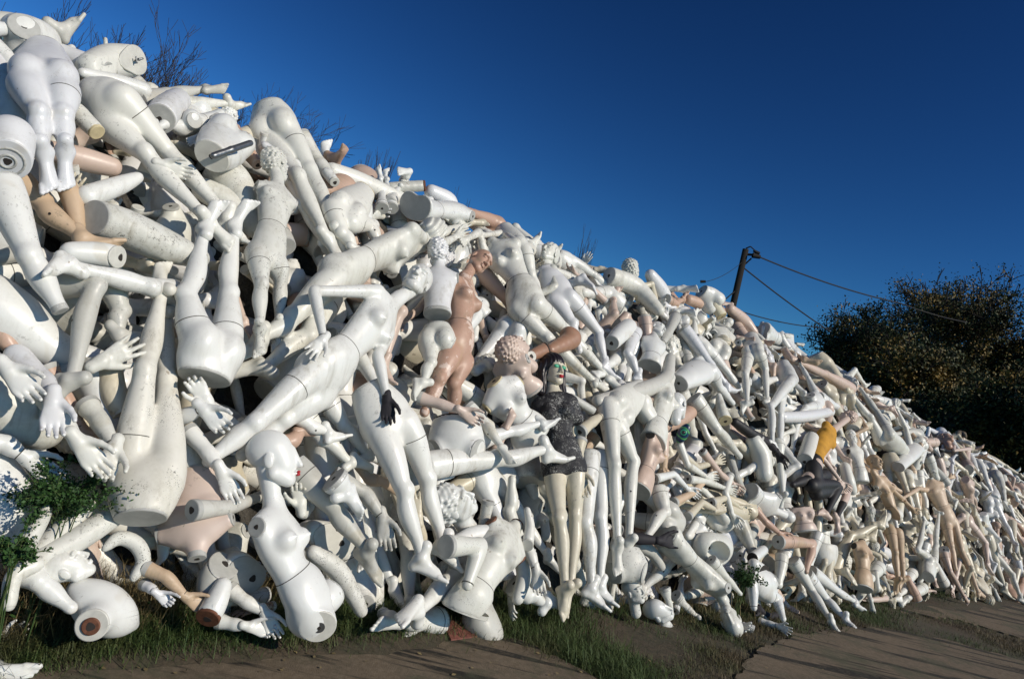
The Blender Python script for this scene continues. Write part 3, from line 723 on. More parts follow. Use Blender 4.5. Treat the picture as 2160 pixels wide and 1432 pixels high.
# ---------------------------------------------------------------- repeats: the mass of the heap
def Z3(*a): return np.array(a, float)
PROTO = []
def proto(kind, cat, words, w, F, length):
    ob = F.build(kind, words, cat, 'white'); PROTO.append((ob, kind, cat, words, w, length)); return ob
def _leg(bend, foot='arch', stump=False, cap=1):
    F = Fig(1, .0135); a = R(bend); k = Z3(0, 0, -.43); an = k+Z3(0, .40*math.sin(a), -.40*math.cos(a)); fr = Z3(0, -1, 0)
    to = None if stump else an+(Z3(0, -.16, -.10) if not bend else Z3(0, -.08, -.17))
    F.leg(Z3(0, 0, 0), k, an, to, fr=fr, foot=foot, cap=cap, stump=stump); return F
def _low(spread=.06, bend=0, hi=.36, back=1):
    F = Fig(1, .0135); T = F.torso(Z3(0, 0, 0), Z3(0, 0, .5), Z3(0, -1, 0), hi=hi)
    for i, sg in enumerate((1, -1)):
        h = T['hip'][i]; sx = np.sign(h[0]); b = R(bend if i else bend*.3)
        k = h+Z3(sx*spread, -.43*math.sin(b), -.43*math.cos(b)); a = k+Z3(sx*spread*.4, .02+.2*math.sin(b), -.41)
        F.leg(h, k, a, a+Z3(0, -.15, -.10), fr=Z3(0, -1, 0))
    return F
def _torso(sex='f', lo=-.12, arms=0, head_=None, neck=True):
    F = Fig(1, .0135); T = F.torso(Z3(0, 0, 0), Z3(0, .0, .5), Z3(0, -1, 0), sex=sex, lo=lo, lomat='capw', mid=Z3(0, -.02, .26))
    for i in range(2):
        sh = T['sh'][i]; sx = np.sign(sh[0])
        if i < arms: F.arm(sh, sh+Z3(sx*.10, .02, -.26), sh+Z3(sx*.06, -.08, -.48), sh+Z3(sx*.02, -.16, -.62), palm=Z3(-sx, 0, 0))
        else:
            n = Z3(sx, 0, 0); c = sh+n*.010; T['g'].cuts.append((c, n)); F.socket(c, n, .010, 'cap', .048)
    if head_: F.head(T['neck']+Z3(0, .0, .14), Z3(0, 0, 1), Z3(0, -1, 0), head_, neck=(T['cc'](.97), T['cc'](1.08)))
    else: F.cut(T['g'], T['cc'](1.1), T['ax'](1), 'cap', .3)
    return F
def _full(arms, style, sex='f', s=1.0):
    F = Fig(s, .0145); T = F.torso(Z3(0, 0, 0), Z3(0, .01, .5*s), Z3(0, -1, 0), sex=sex)
    for i in range(2):
        h = T['hip'][i]; sx = np.sign(h[0]); k = h+Z3(sx*.03, -.06-.1*i, -.42)*s; a = k+Z3(sx*.02, .08, -.40)*s
        F.leg(h, k, a, a+Z3(0, -.15, -.10)*s, fr=Z3(0, -1, 0))
        sh = T['sh'][i]; sx = np.sign(sh[0])
        if arms: F.arm(sh, sh+Z3(sx*.12, .05*i, -.25)*s, sh+Z3(sx*.02, -.12, -.42)*s, sh+Z3(-sx*.04, -.2, -.52)*s, palm=Z3(-sx, 0, 0))
        else:
            n = Z3(sx, 0, 0); c = sh+n*.010*s; T['g'].cuts.append((c, n)); F.socket(c, n, .010, 'cap', .048)
    if style: F.head(T['neck']+Z3(0, 0, .14*s), Z3(0, 0, 1), Z3(.5, -1, 0), style, neck=(T['cc'](.97), T['cc'](1.08)))
    return F
def _arm(b, hand, c=1):
    F = Fig(1, .0115); e = Z3(0, 0, -.28); w_ = e+Z3(0, -.25*math.sin(R(b)), -.25*math.cos(R(b))); F.arm(Z3(0, 0, 0), e, w_, w_+nrm(w_-e)*.1+Z3(0, -.02, 0), palm=Z3(1, 0, 0), hand=hand, cap=True, thumb=c); return F
def _only(parts_, cap=None):
    F = Fig(1); 
    for nm, o, X, Y, Z in parts_: F.extra.append(placed(nm, o, X, Y, Z, 1.05))
    return F
def _thigh(r0, r1, L):
    F = Fig(1, .0135); g = F.limb([(Z3(0, 0, L/2), r0), (Z3(.0, .01, 0), (r0+r1)/2*1.02), (Z3(0, 0, -L/2), r1)]); F.cut(g, Z3(0, 0, L/2), Z3(0, 0, 1), 'cap', .3); F.cut(g, Z3(0, 0, -L/2), Z3(0, 0, -1), 'capw', .3); return F
def _hand_cut(h, c=1):
    F = Fig(1, .009); g = F.limb([(Z3(0, -.14, 0), .031), (Z3(0, -.02, 0), .0235), (Z3(0, .012, 0), .022)]); F.cut(g, Z3(0, -.13, 0), Z3(0, -1, 0), 'capw', .3)
    F.extra.append(placed('hand_'+h, Z3(0, 0, 0), Z3(1, 0, 0), Z3(0, 1, 0), Z3(0, 0, 1), 1.08, c < 0)); return F
I3 = (Z3(1, 0, 0), Z3(0, 1, 0), Z3(0, 0, 1))
proto('mannequin_leg_form', 'mannequin leg', 'straight leg', 9, _leg(0), .95)
proto('mannequin_leg_form', 'mannequin leg', 'bent leg', 7, _leg(55), .8)
proto('mannequin_leg_form', 'mannequin leg', 'footless leg', 4, _leg(12, stump=True), .85)
proto('mannequin_lower_form', 'mannequin legs', 'legs cut at the waist', 8, _low(), 1.05)
proto('mannequin_lower_form', 'mannequin legs', 'striding legs', 6, _low(.08, 50), .95)
proto('mannequin_torso', 'mannequin torso', 'armless female torso', 7, _torso(), .6)
proto('mannequin_torso', 'mannequin torso', 'armless male torso', 4, _torso('m'), .6)
proto('mannequin_torso', 'mannequin torso', 'one armed torso', 3, _torso('f', -.12, 1), .7)
proto('mannequin_bust', 'mannequin bust', 'bald bust', 3, _torso('f', .42, 0, 'plain'), .55)
proto('mannequin_bust', 'mannequin bust', 'curly haired bust', 3, _torso('m', .5, 0, 'curls'), .55)
proto('mannequin', 'mannequin', 'armless bald mannequin', 4, _full(0, 'plain'), 1.6)
proto('mannequin', 'mannequin', 'whole mannequin', 4, _full(1, 'hair'), 1.6)
proto('mannequin', 'mannequin', 'headless mannequin', 3, _full(1, None), 1.5)
proto('mannequin', 'mannequin', 'small child mannequin', 3, _full(1, 'curls', 'c', .66), 1.0)
proto('mannequin_arm_form', 'mannequin arm', 'straight arm', 7, _arm(12, 'rest'), .65)
proto('mannequin_arm_form', 'mannequin arm', 'bent arm', 7, _arm(70, 'open', -1), .5)
proto('mannequin_hand_form', 'mannequin hand', 'loose open hand', 4, _hand_cut('open'), .25)
proto('mannequin_hand_form', 'mannequin hand', 'loose curled hand', 4, _hand_cut('soft', -1), .25)
proto('mannequin_head_form', 'mannequin head', 'loose bald head', 3, _only([('head_plain', Z3(0, 0, 0), *I3)]), .3)
proto('mannequin_head_form', 'mannequin head', 'curly haired head', 3, _only([('head_curls', Z3(0, 0, 0), *I3)]), .3)
proto('mannequin_thigh_form', 'mannequin thigh', 'cut thigh piece', 6, _thigh(.092, .066, .42), .42)
proto('mannequin_hip_form', 'mannequin hips', 'cut hip piece', 5, _torso('f', -.1), .3)
# the hip piece: a short pelvis
ob_, kd_, ct_, wd_, ww_, ll_ = PROTO[-1]; 
def _hips():
    F = Fig(1, .0135); T = F.torso(Z3(0, 0, 0), Z3(0, 0, .5), Z3(0, -1, 0), hi=.34, himat='capw')
    for i in range(2):
        h = T['hip'][i]; sx = np.sign(h[0]); g = F.limb([(h, .088), (h+Z3(sx*.03, -.02, -.16), .082)]); F.cut(g, h+Z3(sx*.02, -.01, -.10), nrm(Z3(sx*.3, 0, -1)), 'cap', .3)
    return F
for ch in list(ob_.children):
    for c2 in list(ch.children): bpy.data.objects.remove(c2)
    bpy.data.objects.remove(ch)
bpy.data.objects.remove(ob_); PROTO.pop()
proto('mannequin_hip_form', 'mannequin hips', 'cut hip piece', 5, _hips(), .35)
for q in PROTO:      # centre each source on its own middle
    ob = q[0]
    import mathutils
    bb = np.array([c[:] for c in ob.bound_box]); c = bb.mean(0)
    for o in [ob]+[x for ch in ob.children for x in [ch]+list(ch.children)]:
        o.data.transform(Matrix.Translation(Vector(-c)))
def set_mat(o, mt):
    if o.material_slots:
        o.material_slots[0].link = 'OBJECT'; o.material_slots[0].material = mt
def copy_thing(src, small):
    o = src.copy(); COL.objects.link(o)
    if not small:
        for ch in src.children:
            c = ch.copy(); COL.objects.link(c); c.parent = o
            for g in ch.children:
                e = g.copy(); COL.objects.link(e); e.parent = c
    return o
rs = random.Random(7)
def surf(t, v):
    """point and outward normal on the heap face; v 0 at the foot, 1 at the ridge"""
    def pt(t, v):
        w_ = WID*v; z = float(hh(t, np.array(w_))); return np.array([HO[0]+HA[0]*t+HN[0]*w_, HO[1]+HA[1]*t+HN[1]*w_, z])
    p = pt(t, v); dv = pt(t, v+.02)-pt(t, v-.02 if v > .02 else v); n = nrm(np.cross(np.array([HA[0], HA[1], 0]), dv))
    return p, n, nrm(dv)
MATS = [('white', 30, 'white'), ('cool', 13, 'bluish white'), ('off', 22, 'weathered white'), ('mold', 6, 'mildewed white'), ('cream', 9, 'cream'), ('grey', 6, 'grey'), ('pink', 7, 'pale pink'), ('tan', 3, 'tan'), ('beige', 3, 'beige')]
FILL = []
def scatter(t, v, depth, smin=.85, smax=1.05, kinds=None, steep=0):
    pr = rs.choices(PROTO, [q[4] if kinds is None or q[2] in kinds else 0 for q in PROTO])[0]
    ob, kind, cat, words, w_, L = pr
    p, n, up = surf(t, v); al = np.array([HA[0], HA[1], 0])
    a = rs.uniform(0, 2*math.pi) if rs.random() < .45 else rs.gauss(math.pi, .75)
    dr = nrm(up*-math.cos(a)+al*math.sin(a)+n*rs.gauss(0, .16)) ; Zl = -dr if False else dr
    spin = rs.uniform(0, 2*math.pi); X0 = perp(n, Zl); Y0 = np.cross(Zl, X0)
    Xl = math.cos(spin)*X0+math.sin(spin)*Y0; Yl = np.cross(Zl, Xl)
    sc = rs.uniform(smin, smax); c = p+n*depth
    if kind in ('mannequin_head_form', 'mannequin_hand_form'): c = c+n*.03
    # stay above the ground
    c[2] = max(c[2], .07+abs(Zl[2])*L*.5*sc*.92)
    FILL.append((pr, c, Xl, Yl, Zl, sc, depth)); 
# ---------------------------------------------------------------- pieces the photograph shows one by one: left part
T_, L_, LW = tube, leg, lower
TF, TH = ('limb piece', 'mannequin_limb_piece'), ('mannequin thigh', 'mannequin_thigh_form')
def tb(label, mat, pts, **k): return tube(label, mat, pts, TF[0], TF[1], **k)
def th(label, mat, pts, **k): return tube(label, mat, pts, TH[0], TH[1], **k)
leg('greyish leg lying along the very top left of the heap, foot pointing up', 'grey', (-150, 20), (-30, 38), (118, 62), (143, 18), d=.0, foot='flat')
tb('bluish white torso piece sloping down the left edge beside the hanging legs', 'cool', [(-30, 120, .12), (20, 230, .13), (52, 330, .10), (60, 400, .07)], d=.05)
tb('short white stub with a bolt hole at the upper left corner', 'white', [(-40, 60, .06), (22, 62, .035)], c1='capw', d=.15)
tb('small white limb under the stub at the upper left edge', 'white', [(-30, 90, .07), (10, 120, .05), (25, 145, .03)], d=.18)
lower('white hips with a bolted round cut face just above the hanging legs', 'white', (60, 95), (100, 92), 30, [], d=-.02, lomat='capw', himat='capw')
lower('bluish white legs hanging down with buttocks to the viewer, soles pointing down', 'cool', (93, 160, .25), (93, 105, .10), 180,
      [((80, 238, .38), (91, 316, .32), (95, 402, .42)), ((133, 241, .38), (137, 314, .32), (147, 400, .42))], s=1.02)
leg('upright foot sole standing beside the bolted torso on the skyline', 'off', (60, 170, -.3), (130, 165, -.2), (203, 138, .0), (188, 76, .02), d=0, foot='flat')
B = tb('fat off white torso with flat bolted cut face at the skyline', 'off', [(195, 145, .10), (235, 132, .12), (290, 127, .098)], c1='capw', n1=.9, d=.10)
part_tube(B, 'bolt', [(P(285, 128, .12), .006), (P(293, 126, .17), .006), (P(301, 124, .17), .006)], 'steel')
part_tube(B, 'bolt', [(P(287, 121, .165), .005), (P(289, 133, .165), .005)], 'steel')
tb('smooth bent white limb below the bolted torso', 'white', [(175, 155, .035), (240, 170, .045), (300, 192, .062)], d=.12)
lower('large white legs crossing diagonally under the bolted torso, both feet lower right', 'off', (226, 226, .16), (188, 200, .05), -10,
      [((304, 322, .22), (434, 460, .26), (456, 478, .34)), ((352, 318, .14), (478, 456, .18), (520, 466, .26))], s=1.04)
tb('short arm stump with a speckled round end near the big crossing legs', 'mold', [(160, 235, .055), (205, 280, .048)], c1='capy', n1=.4, d=.2)
arm('white forearm with fingers lying over the big crossing legs', 'off', (300, 380, .0), (310, 350, .05), (340, 347, .26), (376, 360, .28), s=.95)
th('peach coloured thigh behind the hanging feet', 'pink', [(95, 315, .055), (170, 335, .07), (235, 352, .06)], d=.05)
tb('tapering white limb pointing up right below the peach thigh', 'white', [(185, 415, .065), (250, 392, .055), (290, 375, .036)], d=.16)
B = tb('lilac grey torso end with concentric ring on its cut face at the left edge', 'cool', [(22, 290, .115), (16, 340, .108)], c1='cool', n1=.8, d=.36)
c_ = P(14, 346, .44); n_ = nrm(nrm(P(16, 340, .36)-P(22, 290, .36))+.8*nrm(CAM-c_)); xa = perp(np.array([0, 0, 1.]), n_); ya = np.cross(n_, xa); c_ = P(16, 340, .36)+n_*.004
for r_ in (.062, .030): V_, Q_ = nets([Group([Seg(c_+r_*(math.cos(k*.35)*xa+math.sin(k*.35)*ya), c_+r_*(math.cos(k*.35+.35)*xa+math.sin(k*.35+.35)*ya), .006, .006, .003) for k in range(18)], .003)], .004); obj('ring', V_, Q_, M['cap'], B)
leg('thin leg reaching out over the sky with sole turned up', 'grey', (290, 215), (350, 198), (432, 189), (470, 185), s=.8, d=.0, foot='flat')
leg('thin white leg reaching out over the sky below another one', 'off', (330, 235), (390, 216), (482, 219), (508, 206), s=.8, d=.02, foot='flat')
tb('white torso piece with a grey oval cut face turned down left', 'cool', [(375, 212, .085), (352, 232, .10), (336, 252, .098)], c1='cap', n1=.9, d=.15)
tb('round white stub beside the grey oval cut face', 'white', [(360, 205, .05), (384, 212, .062)], d=.18)
figure('small child mannequin lying on its side near the skyline', 'white', (405, 262), (455, 255), 60, s=.62, sex='c', head=dict(at=(484, 248), phi=90, style='curls'),
       legs=[((360, 262), (330, 270), (318, 275))], arms=[((440, 275), (410, 292), (398, 300))], d=.12, cat='child mannequin')
lower('upturned hips with thigh stumps and an oval cut face crossed by a steel bar', 'white', (474, 305, .22), (446, 332, .30), 180, [], himat='capw', hihole=0) if False else None
B = lower('upturned hips with thigh stumps and an oval cut face crossed by a steel bar', 'white', (474, 303, .20), (447, 330, .34), 180, [], himat='capw', u=.30)
part_tube(B, 'steel_bar', [(P(450, 329, .50), .018), (P(488, 316, .56), .018), (P(528, 302, .62), .018)], 'steel')
tb('tan limb stump with a small hole behind the steel bar', 'tan', [(490, 270, .05), (515, 310, .055), (543, 348, .04)], c1='pink', n1=.4, d=.08)
th('mildewed torso end with a round fitting under the steel barred hips', 'off', [(455, 350, .12), (490, 385, .13), (515, 430, .11)], d=-.02, c0='capw')
th('greenish weathered thigh under the barred hips', 'off', [(430, 400, .08), (500, 440, .10), (540, 480, .08)], d=-.05)
figure('mildew stained child mannequin standing armless with its face turned away', 'mold', (567, 528, .26), (584, 398, .24), 25, s=.80, sex='m', wide=.85,
       head=dict(at=(583, 350, .26), phi=140, style='curls', hs=1.08), legs=[((551, 600, .32), (548, 690, .30), (546, 715, .34)), ((592, 590, .24), (588, 680, .18), (588, 700, .2))])
lower('big white legs leaning on the skyline, buttocks up and feet lower right', 'off', (578, 268, .05), (566, 225, -.05), 165,
      [((628, 372, .16), (688, 500, .16), (690, 525, .25)), ((655, 360, .12), (712, 492, .14), (722, 515, .22))], s=1.1)
arm('white arm with a square socket on the skyline beside the leaning legs', 'off', (632, 285, .0), (672, 345, .05), (700, 378, .08), None, s=1.5, d=.0)
tb('flat cut wrist end with a square hole', 'capw' if False else 'white', [(690, 365, .045), (706, 385, .04)], c1='capw', n1=.5, d=.14)
th('long white thigh running down right along the skyline', 'off', [(700, 362, .075), (760, 385, .085), (835, 415, .06)], d=-.04)
leg('slim leg standing behind the leaning legs with a hole in its calf', 'white', (610, 350, .0), (640, 430, .05), (690, 520, .06), (700, 545, .1), d=.05)
leg('small rabbit ear like foot pointing straight up, the left one', 'white', (806, 440), (806, 420), (803, 378), (790, 336), s=.62, d=-.02, foot='flat')
leg('small foot pointing straight up, the right one of the two', 'white', (826, 440), (824, 420), (814, 380), (823, 332), s=.62, d=-.02, foot='flat')
leg('little foot tip poking over the ridge right of the upright feet', 'white', (822, 430), (832, 410), (843, 395), (858, 373), s=.62, d=.0, foot='flat')
lower('off white legs with round buttocks and a yellowed waist cut', 'off', (735, 440, .14), (766, 406, .05), 175, [((720, 490, .2), (750, 528, .2), (752, 545, .25)), ((785, 475, .14), (800, 520, .12), (803, 540, .15))], s=.92, himat='capy')
figure('white torso lying on its back with a big grey cut face turned left', 'white', (880, 440, .22), (975, 448, .12), 100, lo=-.05, s=.95, lomat='cap')
tb('hollow limb end on the skyline above the grey cut face', 'grey', [(825, 396, .05), (896, 392, .052)], c1='rust', n1=.5, d=.02)
tb('pale bluish torso piece on the skyline right of the hollow limb', 'cool', [(910, 405, .07), (945, 425, .085), (950, 450, .06)], d=.0)
# leaning figures
figure('off white mannequin with streaked hair leaning across the heap, arms overhead', 'off', (722, 585, .20), (865, 520, .22), 60, s=1.12, mid=(790, 540, .22),
       head=dict(at=(900, 494, .22), phi=190, style='hair', hs=1.0), legs=[((618, 668, .22), (552, 712, .18), (502, 704, .24), dict(foot='arch')), ((650, 705, .16), (558, 775, .12), (500, 822, .1))],
       arms=[((915, 522, .2), (962, 500, .2), (992, 492, .2)), ((930, 492, .12), (970, 478, .1), (1003, 456, .1))])
figure('bald white mannequin leaning sideways with one bent arm and one black glove', 'white', (692, 780, .36), (822, 645, .40), 42, s=1.02, mid=(752, 715, .40),
       head=dict(at=(880, 592, .46), up=(897, 566, .50), phi=-18, style='cap', hs=1.05),
       legs=[((538, 892, .34), (440, 972, .26), None), ((600, 885, .24), (510, 960, .16), None)],
       arms=[((663, 614, .50), (682, 712, .52), (636, 764, .50), dict(hand='open', thick=.95)), ((797, 752, .44), (816, 838, .46), (820, 912, .46), dict(hand='rest', handmat='black'))], vox=.010)
figure('white mannequin upper body with moulded hair seen from behind, cut at the waist', 'cool', (922, 690, .30), (925, 572, .30), 178, s=.80, lo=.22, sex='m', wide=.9,
       head=dict(at=(924, 538, .32), phi=178, style='curls', hs=1.1), lomat='cap', name='mannequin_bust')
lower('small broken white hips below the moulded hair upper body', 'off', (922, 715, .24), (922, 688, .24), 170, [((908, 765, .28), (893, 806, .28), (908, 858, .34), dict(foot='arch'))], s=.78)
figure('tan mannequin with flaking paint standing in a stride, face turned down', 'flaky', (966, 728, .26), (977, 600, .24), 55, s=.98, mid=(972, 665, .28), wide=.85,
       head=dict(at=(1012, 552, .28), phi=35, style='plain', nod=18, hs=1.05), legs=[((926, 800, .28), (895, 870, .2), None), ((958, 810, .2), (956, 880, .1), None)])
figure('greenish white mannequin with arms thrown up, legs sloping down right', 'off', (1106, 628, .22), (1046, 520, .16), 5, s=.98, mid=(1085, 575, .2),
       legs=[((1155, 712, .22), (1254, 806, .2), (1278, 832, .24)), ((1192, 695, .18), (1285, 796, .16), (1312, 815, .2))], arms=[((1010, 490, .2), (985, 505, .2), (960, 520, .2)), ((1062, 492, .1), (1020, 496, .1), (990, 494, .1))])
lower('slim white hips seen from behind above the tan mannequin', 'off', (1082, 522, .06), (1062, 485, -.02), 175, [((1120, 580, .12), (1140, 632, .1), None)], s=.9)
lower('slender bluish legs right of the arms up mannequin, one knee out', 'cool', (1174, 612, .18), (1150, 570, .1), 20, [((1208, 682, .24), (1222, 740, .2), None), ((1262, 700, .22), (1276, 765, .2), (1310, 782, .24))], s=.88)
tb('brown ball shaped knee resting on the off white calves', 'brown', [(1160, 738, .05), (1203, 717, .088), (1200, 708, .086)], d=.32)
tb('short brown tube with a dark hole left of the brown knee', 'brown', [(1120, 750, .045), (1152, 736, .062)], c1='hole', n1=.6, d=.30)
tb('flat white foot plate with a small hook', 'white', [(1100, 756, .035), (1120, 752, .045)], c1='capw', n1=2, d=.36)
# left side, middle and foot of the heap
leg('tan leg crossing down right at the left side with its foot pointing right', 'beige', (10, 370, .05), (85, 425, .12), (170, 500, .2), (240, 492, .22), d=.1, foot='flat')
tb('tan shin standing behind the crossing tan leg', 'beige', [(130, 375, .05), (152, 420, .055), (166, 490, .035)], d=.14)
th('speckled thick thigh lying across with a grey round cut face at its left', 'mold', [(196, 458, .098), (260, 480, .108), (340, 515, .10), (420, 545, .062)], c0='cap', n0=.7, d=.20)
leg('large off white leg without a foot running down the left edge', 'white', (0, 385, .30), (62, 540, .34), (128, 655, .34), None, stump=True, s=1.08)
leg('glossy white lower leg lying level with its toes pressed down at left', 'white', (370, 622, .1), (318, 606, .28), (152, 562, .34), (128, 600, .38), s=.95, foot='flat', cap=False)
tb('white cylinder with a socketed cut face above the glossy lower leg', 'white', [(150, 532, .055), (205, 536, .065), (252, 543, .06)], c1='capw', n1=.9, d=.26)
leg('grey white leg bent over at the knee with its shin hanging down', 'grey', (105, 600, .1), (200, 602, .28), (152, 800, .28), (150, 850, .3), s=.95)
th('huge smooth white hip and thigh at the left edge below the glossy leg', 'white', [(-30, 640, .16), (30, 680, .15), (110, 735, .10), (215, 768, .07)], d=.10)
leg('stubby greenish leg folded beside the hanging shin', 'grey', (225, 590), (255, 655), (250, 700), (280, 680), s=.85, d=.15)
arm('open white hand with spread fingers reaching right', 'off', (120, 800, .1), (165, 775, .15), (208, 766, .28), (292, 722, .34), hand='open', s=1.12, palm=180)
tb('pale stump leaning under the spread hand', 'cream', [(232, 780, .06), (240, 830, .065), (262, 872, .06)], c1='capw', n1=.2, d=.15)
lower('white legs upside down with feet in the air and a broad cut waist below', 'white', (440, 752, .30), (432, 796, .30), 150,
      [((394, 622, .30), (432, 488, .26), (450, 468, .34), dict(foot='arch')), ((482, 618, .24), (494, 482, .2), (516, 468, .28), dict(foot='arch'))], s=1.03, himat='cap', u=.22, hihole=0)
lower('stained cream legs standing upside down on their waist in the weeds', 'stain', (308, 1020, .30), (297, 1092, .34), 10,
      [((306, 780, .30), (342, 612, .24), (362, 578, .28)), ((350, 800, .20), (352, 660, .12), (356, 628, .16))], s=1.0, himat='cap', u=.33, hihole=0)
arm('thin tan arm slanting down at the left edge', 'tan', (-30, 670), (5, 705), (38, 752), None, cap=False, d=.15)
arm('grey white arm with its fingers hanging over the smooth thigh', 'cool', (35, 750, .2), (92, 800, .3), (112, 838, .42), (110, 897, .44), hand='rest', s=1.1, cap=False)
arm('white hand at the left edge pointing down right', 'white', (-60, 740, .2), (-30, 760, .3), (12, 775, .4), (60, 828, .42), hand='rest', s=1.1)
arm('long white arm sloping down to a relaxed hand above the weeds', 'off', (70, 800, .3), (125, 880, .4), (160, 925, .46), (200, 975, .46), hand='rest', s=1.1)
arm('brownish arm squeezed behind the long white arm', 'tan', (95, 770), (130, 830), (172, 905), (190, 940), d=.16)
arm('white arm with cupped hand hanging beside the stained legs', 'off', (180, 850, .2), (205, 880, .25), (240, 940, .36), (215, 1000, .38), hand='soft', s=1.1)
arm('white hand resting low at the left edge under the smooth thigh', 'white', (-50, 930), (10, 935), (48, 960), (85, 985), d=.25, hand='rest')
th('very large white thigh at the left edge under the hands', 'off', [(-60, 780, .14), (20, 860, .15), (90, 905, .10)], d=.12)
tb('white knee piece under the large left thigh', 'white', [(-20, 990, .11), (20, 1060, .12), (10, 1110, .1)], d=.12)
# weeds corner
tb('snapped white branch like limb standing in the ivy', 'mold', [(100, 1072, .022), (84, 1100, .034), (58, 1142, .04)], d=.3)
tb('speckled long limb lying in the dry grass', 'mold', [(185, 1065, .04), (120, 1130, .055), (60, 1180, .05)], d=.2)
tb('long mouldy post like limb with a cut end beside the stained legs', 'mold', [(245, 1085, .052), (160, 1138, .06), (80, 1180, .05)], c0='capw', d=.22)
head('white head lying face up in the weeds', 'white', (138, 1196, .22), (114, 1178, .22), 80, 'plain', s=.78, neck=False)
F = Fig(.9); q = [P(168, 1246, .2), P(205, 1274, .22), P(240, 1298, .22), P(278, 1316, .18)]
F.limb(list(zip(q, (.050, .090, .084, .028)))); g_ = F.limb([(P(222, 1288, .24), .075), (P(206, 1304, .30), .062), (P(192, 1320, .34), .056)]); F.cut(g_, P(192, 1320, .34), nrm(nrm(P(192, 1320, .34)-P(206, 1304, .30))+.9*nrm(CAM-P(192, 1320, .34))), 'capw', 0)
c_ = P(192, 1320, .345); n_ = nrm(nrm(P(192, 1320, .34)-P(206, 1304, .30))+.9*nrm(CAM-c_)); F.socket(c_+n_*.004, n_, .017, 'rust', .036)
F.limb([(P(238, 1280, .2), .055), (P(256, 1290, .12), .045), (P(262, 1300, .06), .04)])
note(F.build('mannequin_torso', 'white torso lying in the weeds with a rusty arm socket', 'mannequin torso', 'white'), '', 'mannequin torso', [(220, 1290)])
leg('white leg stub lying in the weeds below the head', 'white', (48, 1196, .2), (80, 1225, .25), (150, 1282, .28), None, stump=False, s=.8)
tb('thin white shin standing in the lower left weeds', 'off', [(75, 1190, .035), (30, 1215, .035), (18, 1275, .03)], d=.3)
tb('curved broken shell piece arching out of the dry grass', 'mold', [(222, 1156, .02), (252, 1134, .034), (288, 1148, .038), (302, 1182, .034), (282, 1218, .022)], d=.2)
arm('tan arm lying in the weeds with its hand on the soil', 'beige', (300, 1195, .2), (350, 1215, .25), (390, 1256, .25), (412, 1270, .25), s=.75, hand='soft')
arm('bluish white fist lying in the weeds left of the tan hand', 'cool', (300, 1230, .15), (318, 1240, .2), (330, 1250, .22), (350, 1265, .22), s=.6, hand='fist')
figure('pinkish shoulder piece hanging neck down beside the stained legs', 'pink', (402, 905, .05), (414, 1142, .26), 15, s=.88, lo=.42, sex='m')
arm('grey arm with a round cut face reaching over the pinkish shoulders', 'grey', (402, 1076, .40), (478, 1070, .34), (548, 1048, .14), (600, 1040, .05), s=1.0)
tb('round grey log like thigh end beside the hanging shoulders', 'grey', [(440, 1245, .06), (450, 1215, .075), (474, 1190, .082)], c1='cap', n1=1.0, d=.2)
tb('pale cut thigh end facing out near the bald torso', 'off', [(500, 1195, .085), (532, 1219, .082)], c1='cap', n1=1.6, d=.16)
tb('white forearm stump with a rusty red socket', 'white', [(470, 1235, .045), (455, 1270, .058), (438, 1304, .060)], c1='rust', n1=.5, d=.28)
arm('white arm stub lying right of the rusty socket', 'white', (480, 1238, .15), (515, 1266, .2), (556, 1290, .24), (572, 1322, .24), s=.85, hand='soft')
arm('closed white hand lying on the edge of the paving', 'white', (455, 1308, .1), (490, 1316, .15), (520, 1320, .2), (556, 1328, .22), s=.8, hand='soft')
leg('white foot at the bottom left corner on the paving', 'white', (-120, 1405), (-80, 1405), (-30, 1406), (44, 1405), s=1.0, d=.05, foot='flat')
arm('small white hand lying at the lower left edge', 'white', (-60, 1375, .0), (-30, 1365, .0), (-5, 1358, .02), (22, 1342, .02), s=.7, hand='soft')
# bald torso
BT = figure('glossy bald torso with red lips and long neck sitting on the ground', 'white', (658, 1264, .36), (580, 1092, .32), 62, s=1.02, mid=(602, 1182, .35), vox=.0095,
       head=dict(at=(577, 966, .36), phi=84, style='egg', hs=1.18), sex='f', hipn=(1, .12, .30), hipr=.088)

for cap_ in BT.children:          # the near hip plate carries a metal hub
    if cap_.name.startswith('end_cap'):
        v_ = np.array([v.co[:] for v in cap_.data.vertices])[-36:]; c_ = v_.mean(0)+np.array(BT.location); x_, y_ = proj(c_)
        if abs(x_-675) < 40 and 1270 < y_ < 1350:
            cap_.data.materials[0] = M['capw']; nn_ = nrm(np.cross(v_[9]-v_[0], v_[18]-v_[0])); nn_ = nn_*np.sign(nn_@(CAM-c_)); xa = perp(np.array([0, 0, 1.]), nn_); ya = np.cross(nn_, xa); K = 20; t2 = np.arange(K)*2*np.pi/K; D_ = np.cos(t2)[:, None]*xa+np.sin(t2)[:, None]*ya
            for nm_, r_, h_, mm_ in (('hub', .026, .006, 'steel'), ('hub_hole', .008, .009, 'hole')): obj(nm_, np.concatenate([c_+D_*r_+nn_*h_, c_+D_*r_-nn_*.01]), [tuple(range(K))]+[(K+i, K+(i+1) % K, (i+1) % K, i) for i in range(K)], M[mm_], BT, smooth=False)
o_, X_, Y_, Z_ = figure.F.HX
def lips(ob, o, X, Y, Z, s, mat='red'):
    V, Q = nets([Group([Ell((0, .0905, -.0595), (.020, .010, .0055), k=.004), Ell((0, .089, -.0705), (.017, .010, .006), k=.004)], .003)], .0028)
    return obj('lips', np.asarray(o)+(V*s)@np.stack([X, Y, Z]), Q, M[mat], ob)
lips(BT, o_, X_, Y_, Z_, 1.02*1.18)
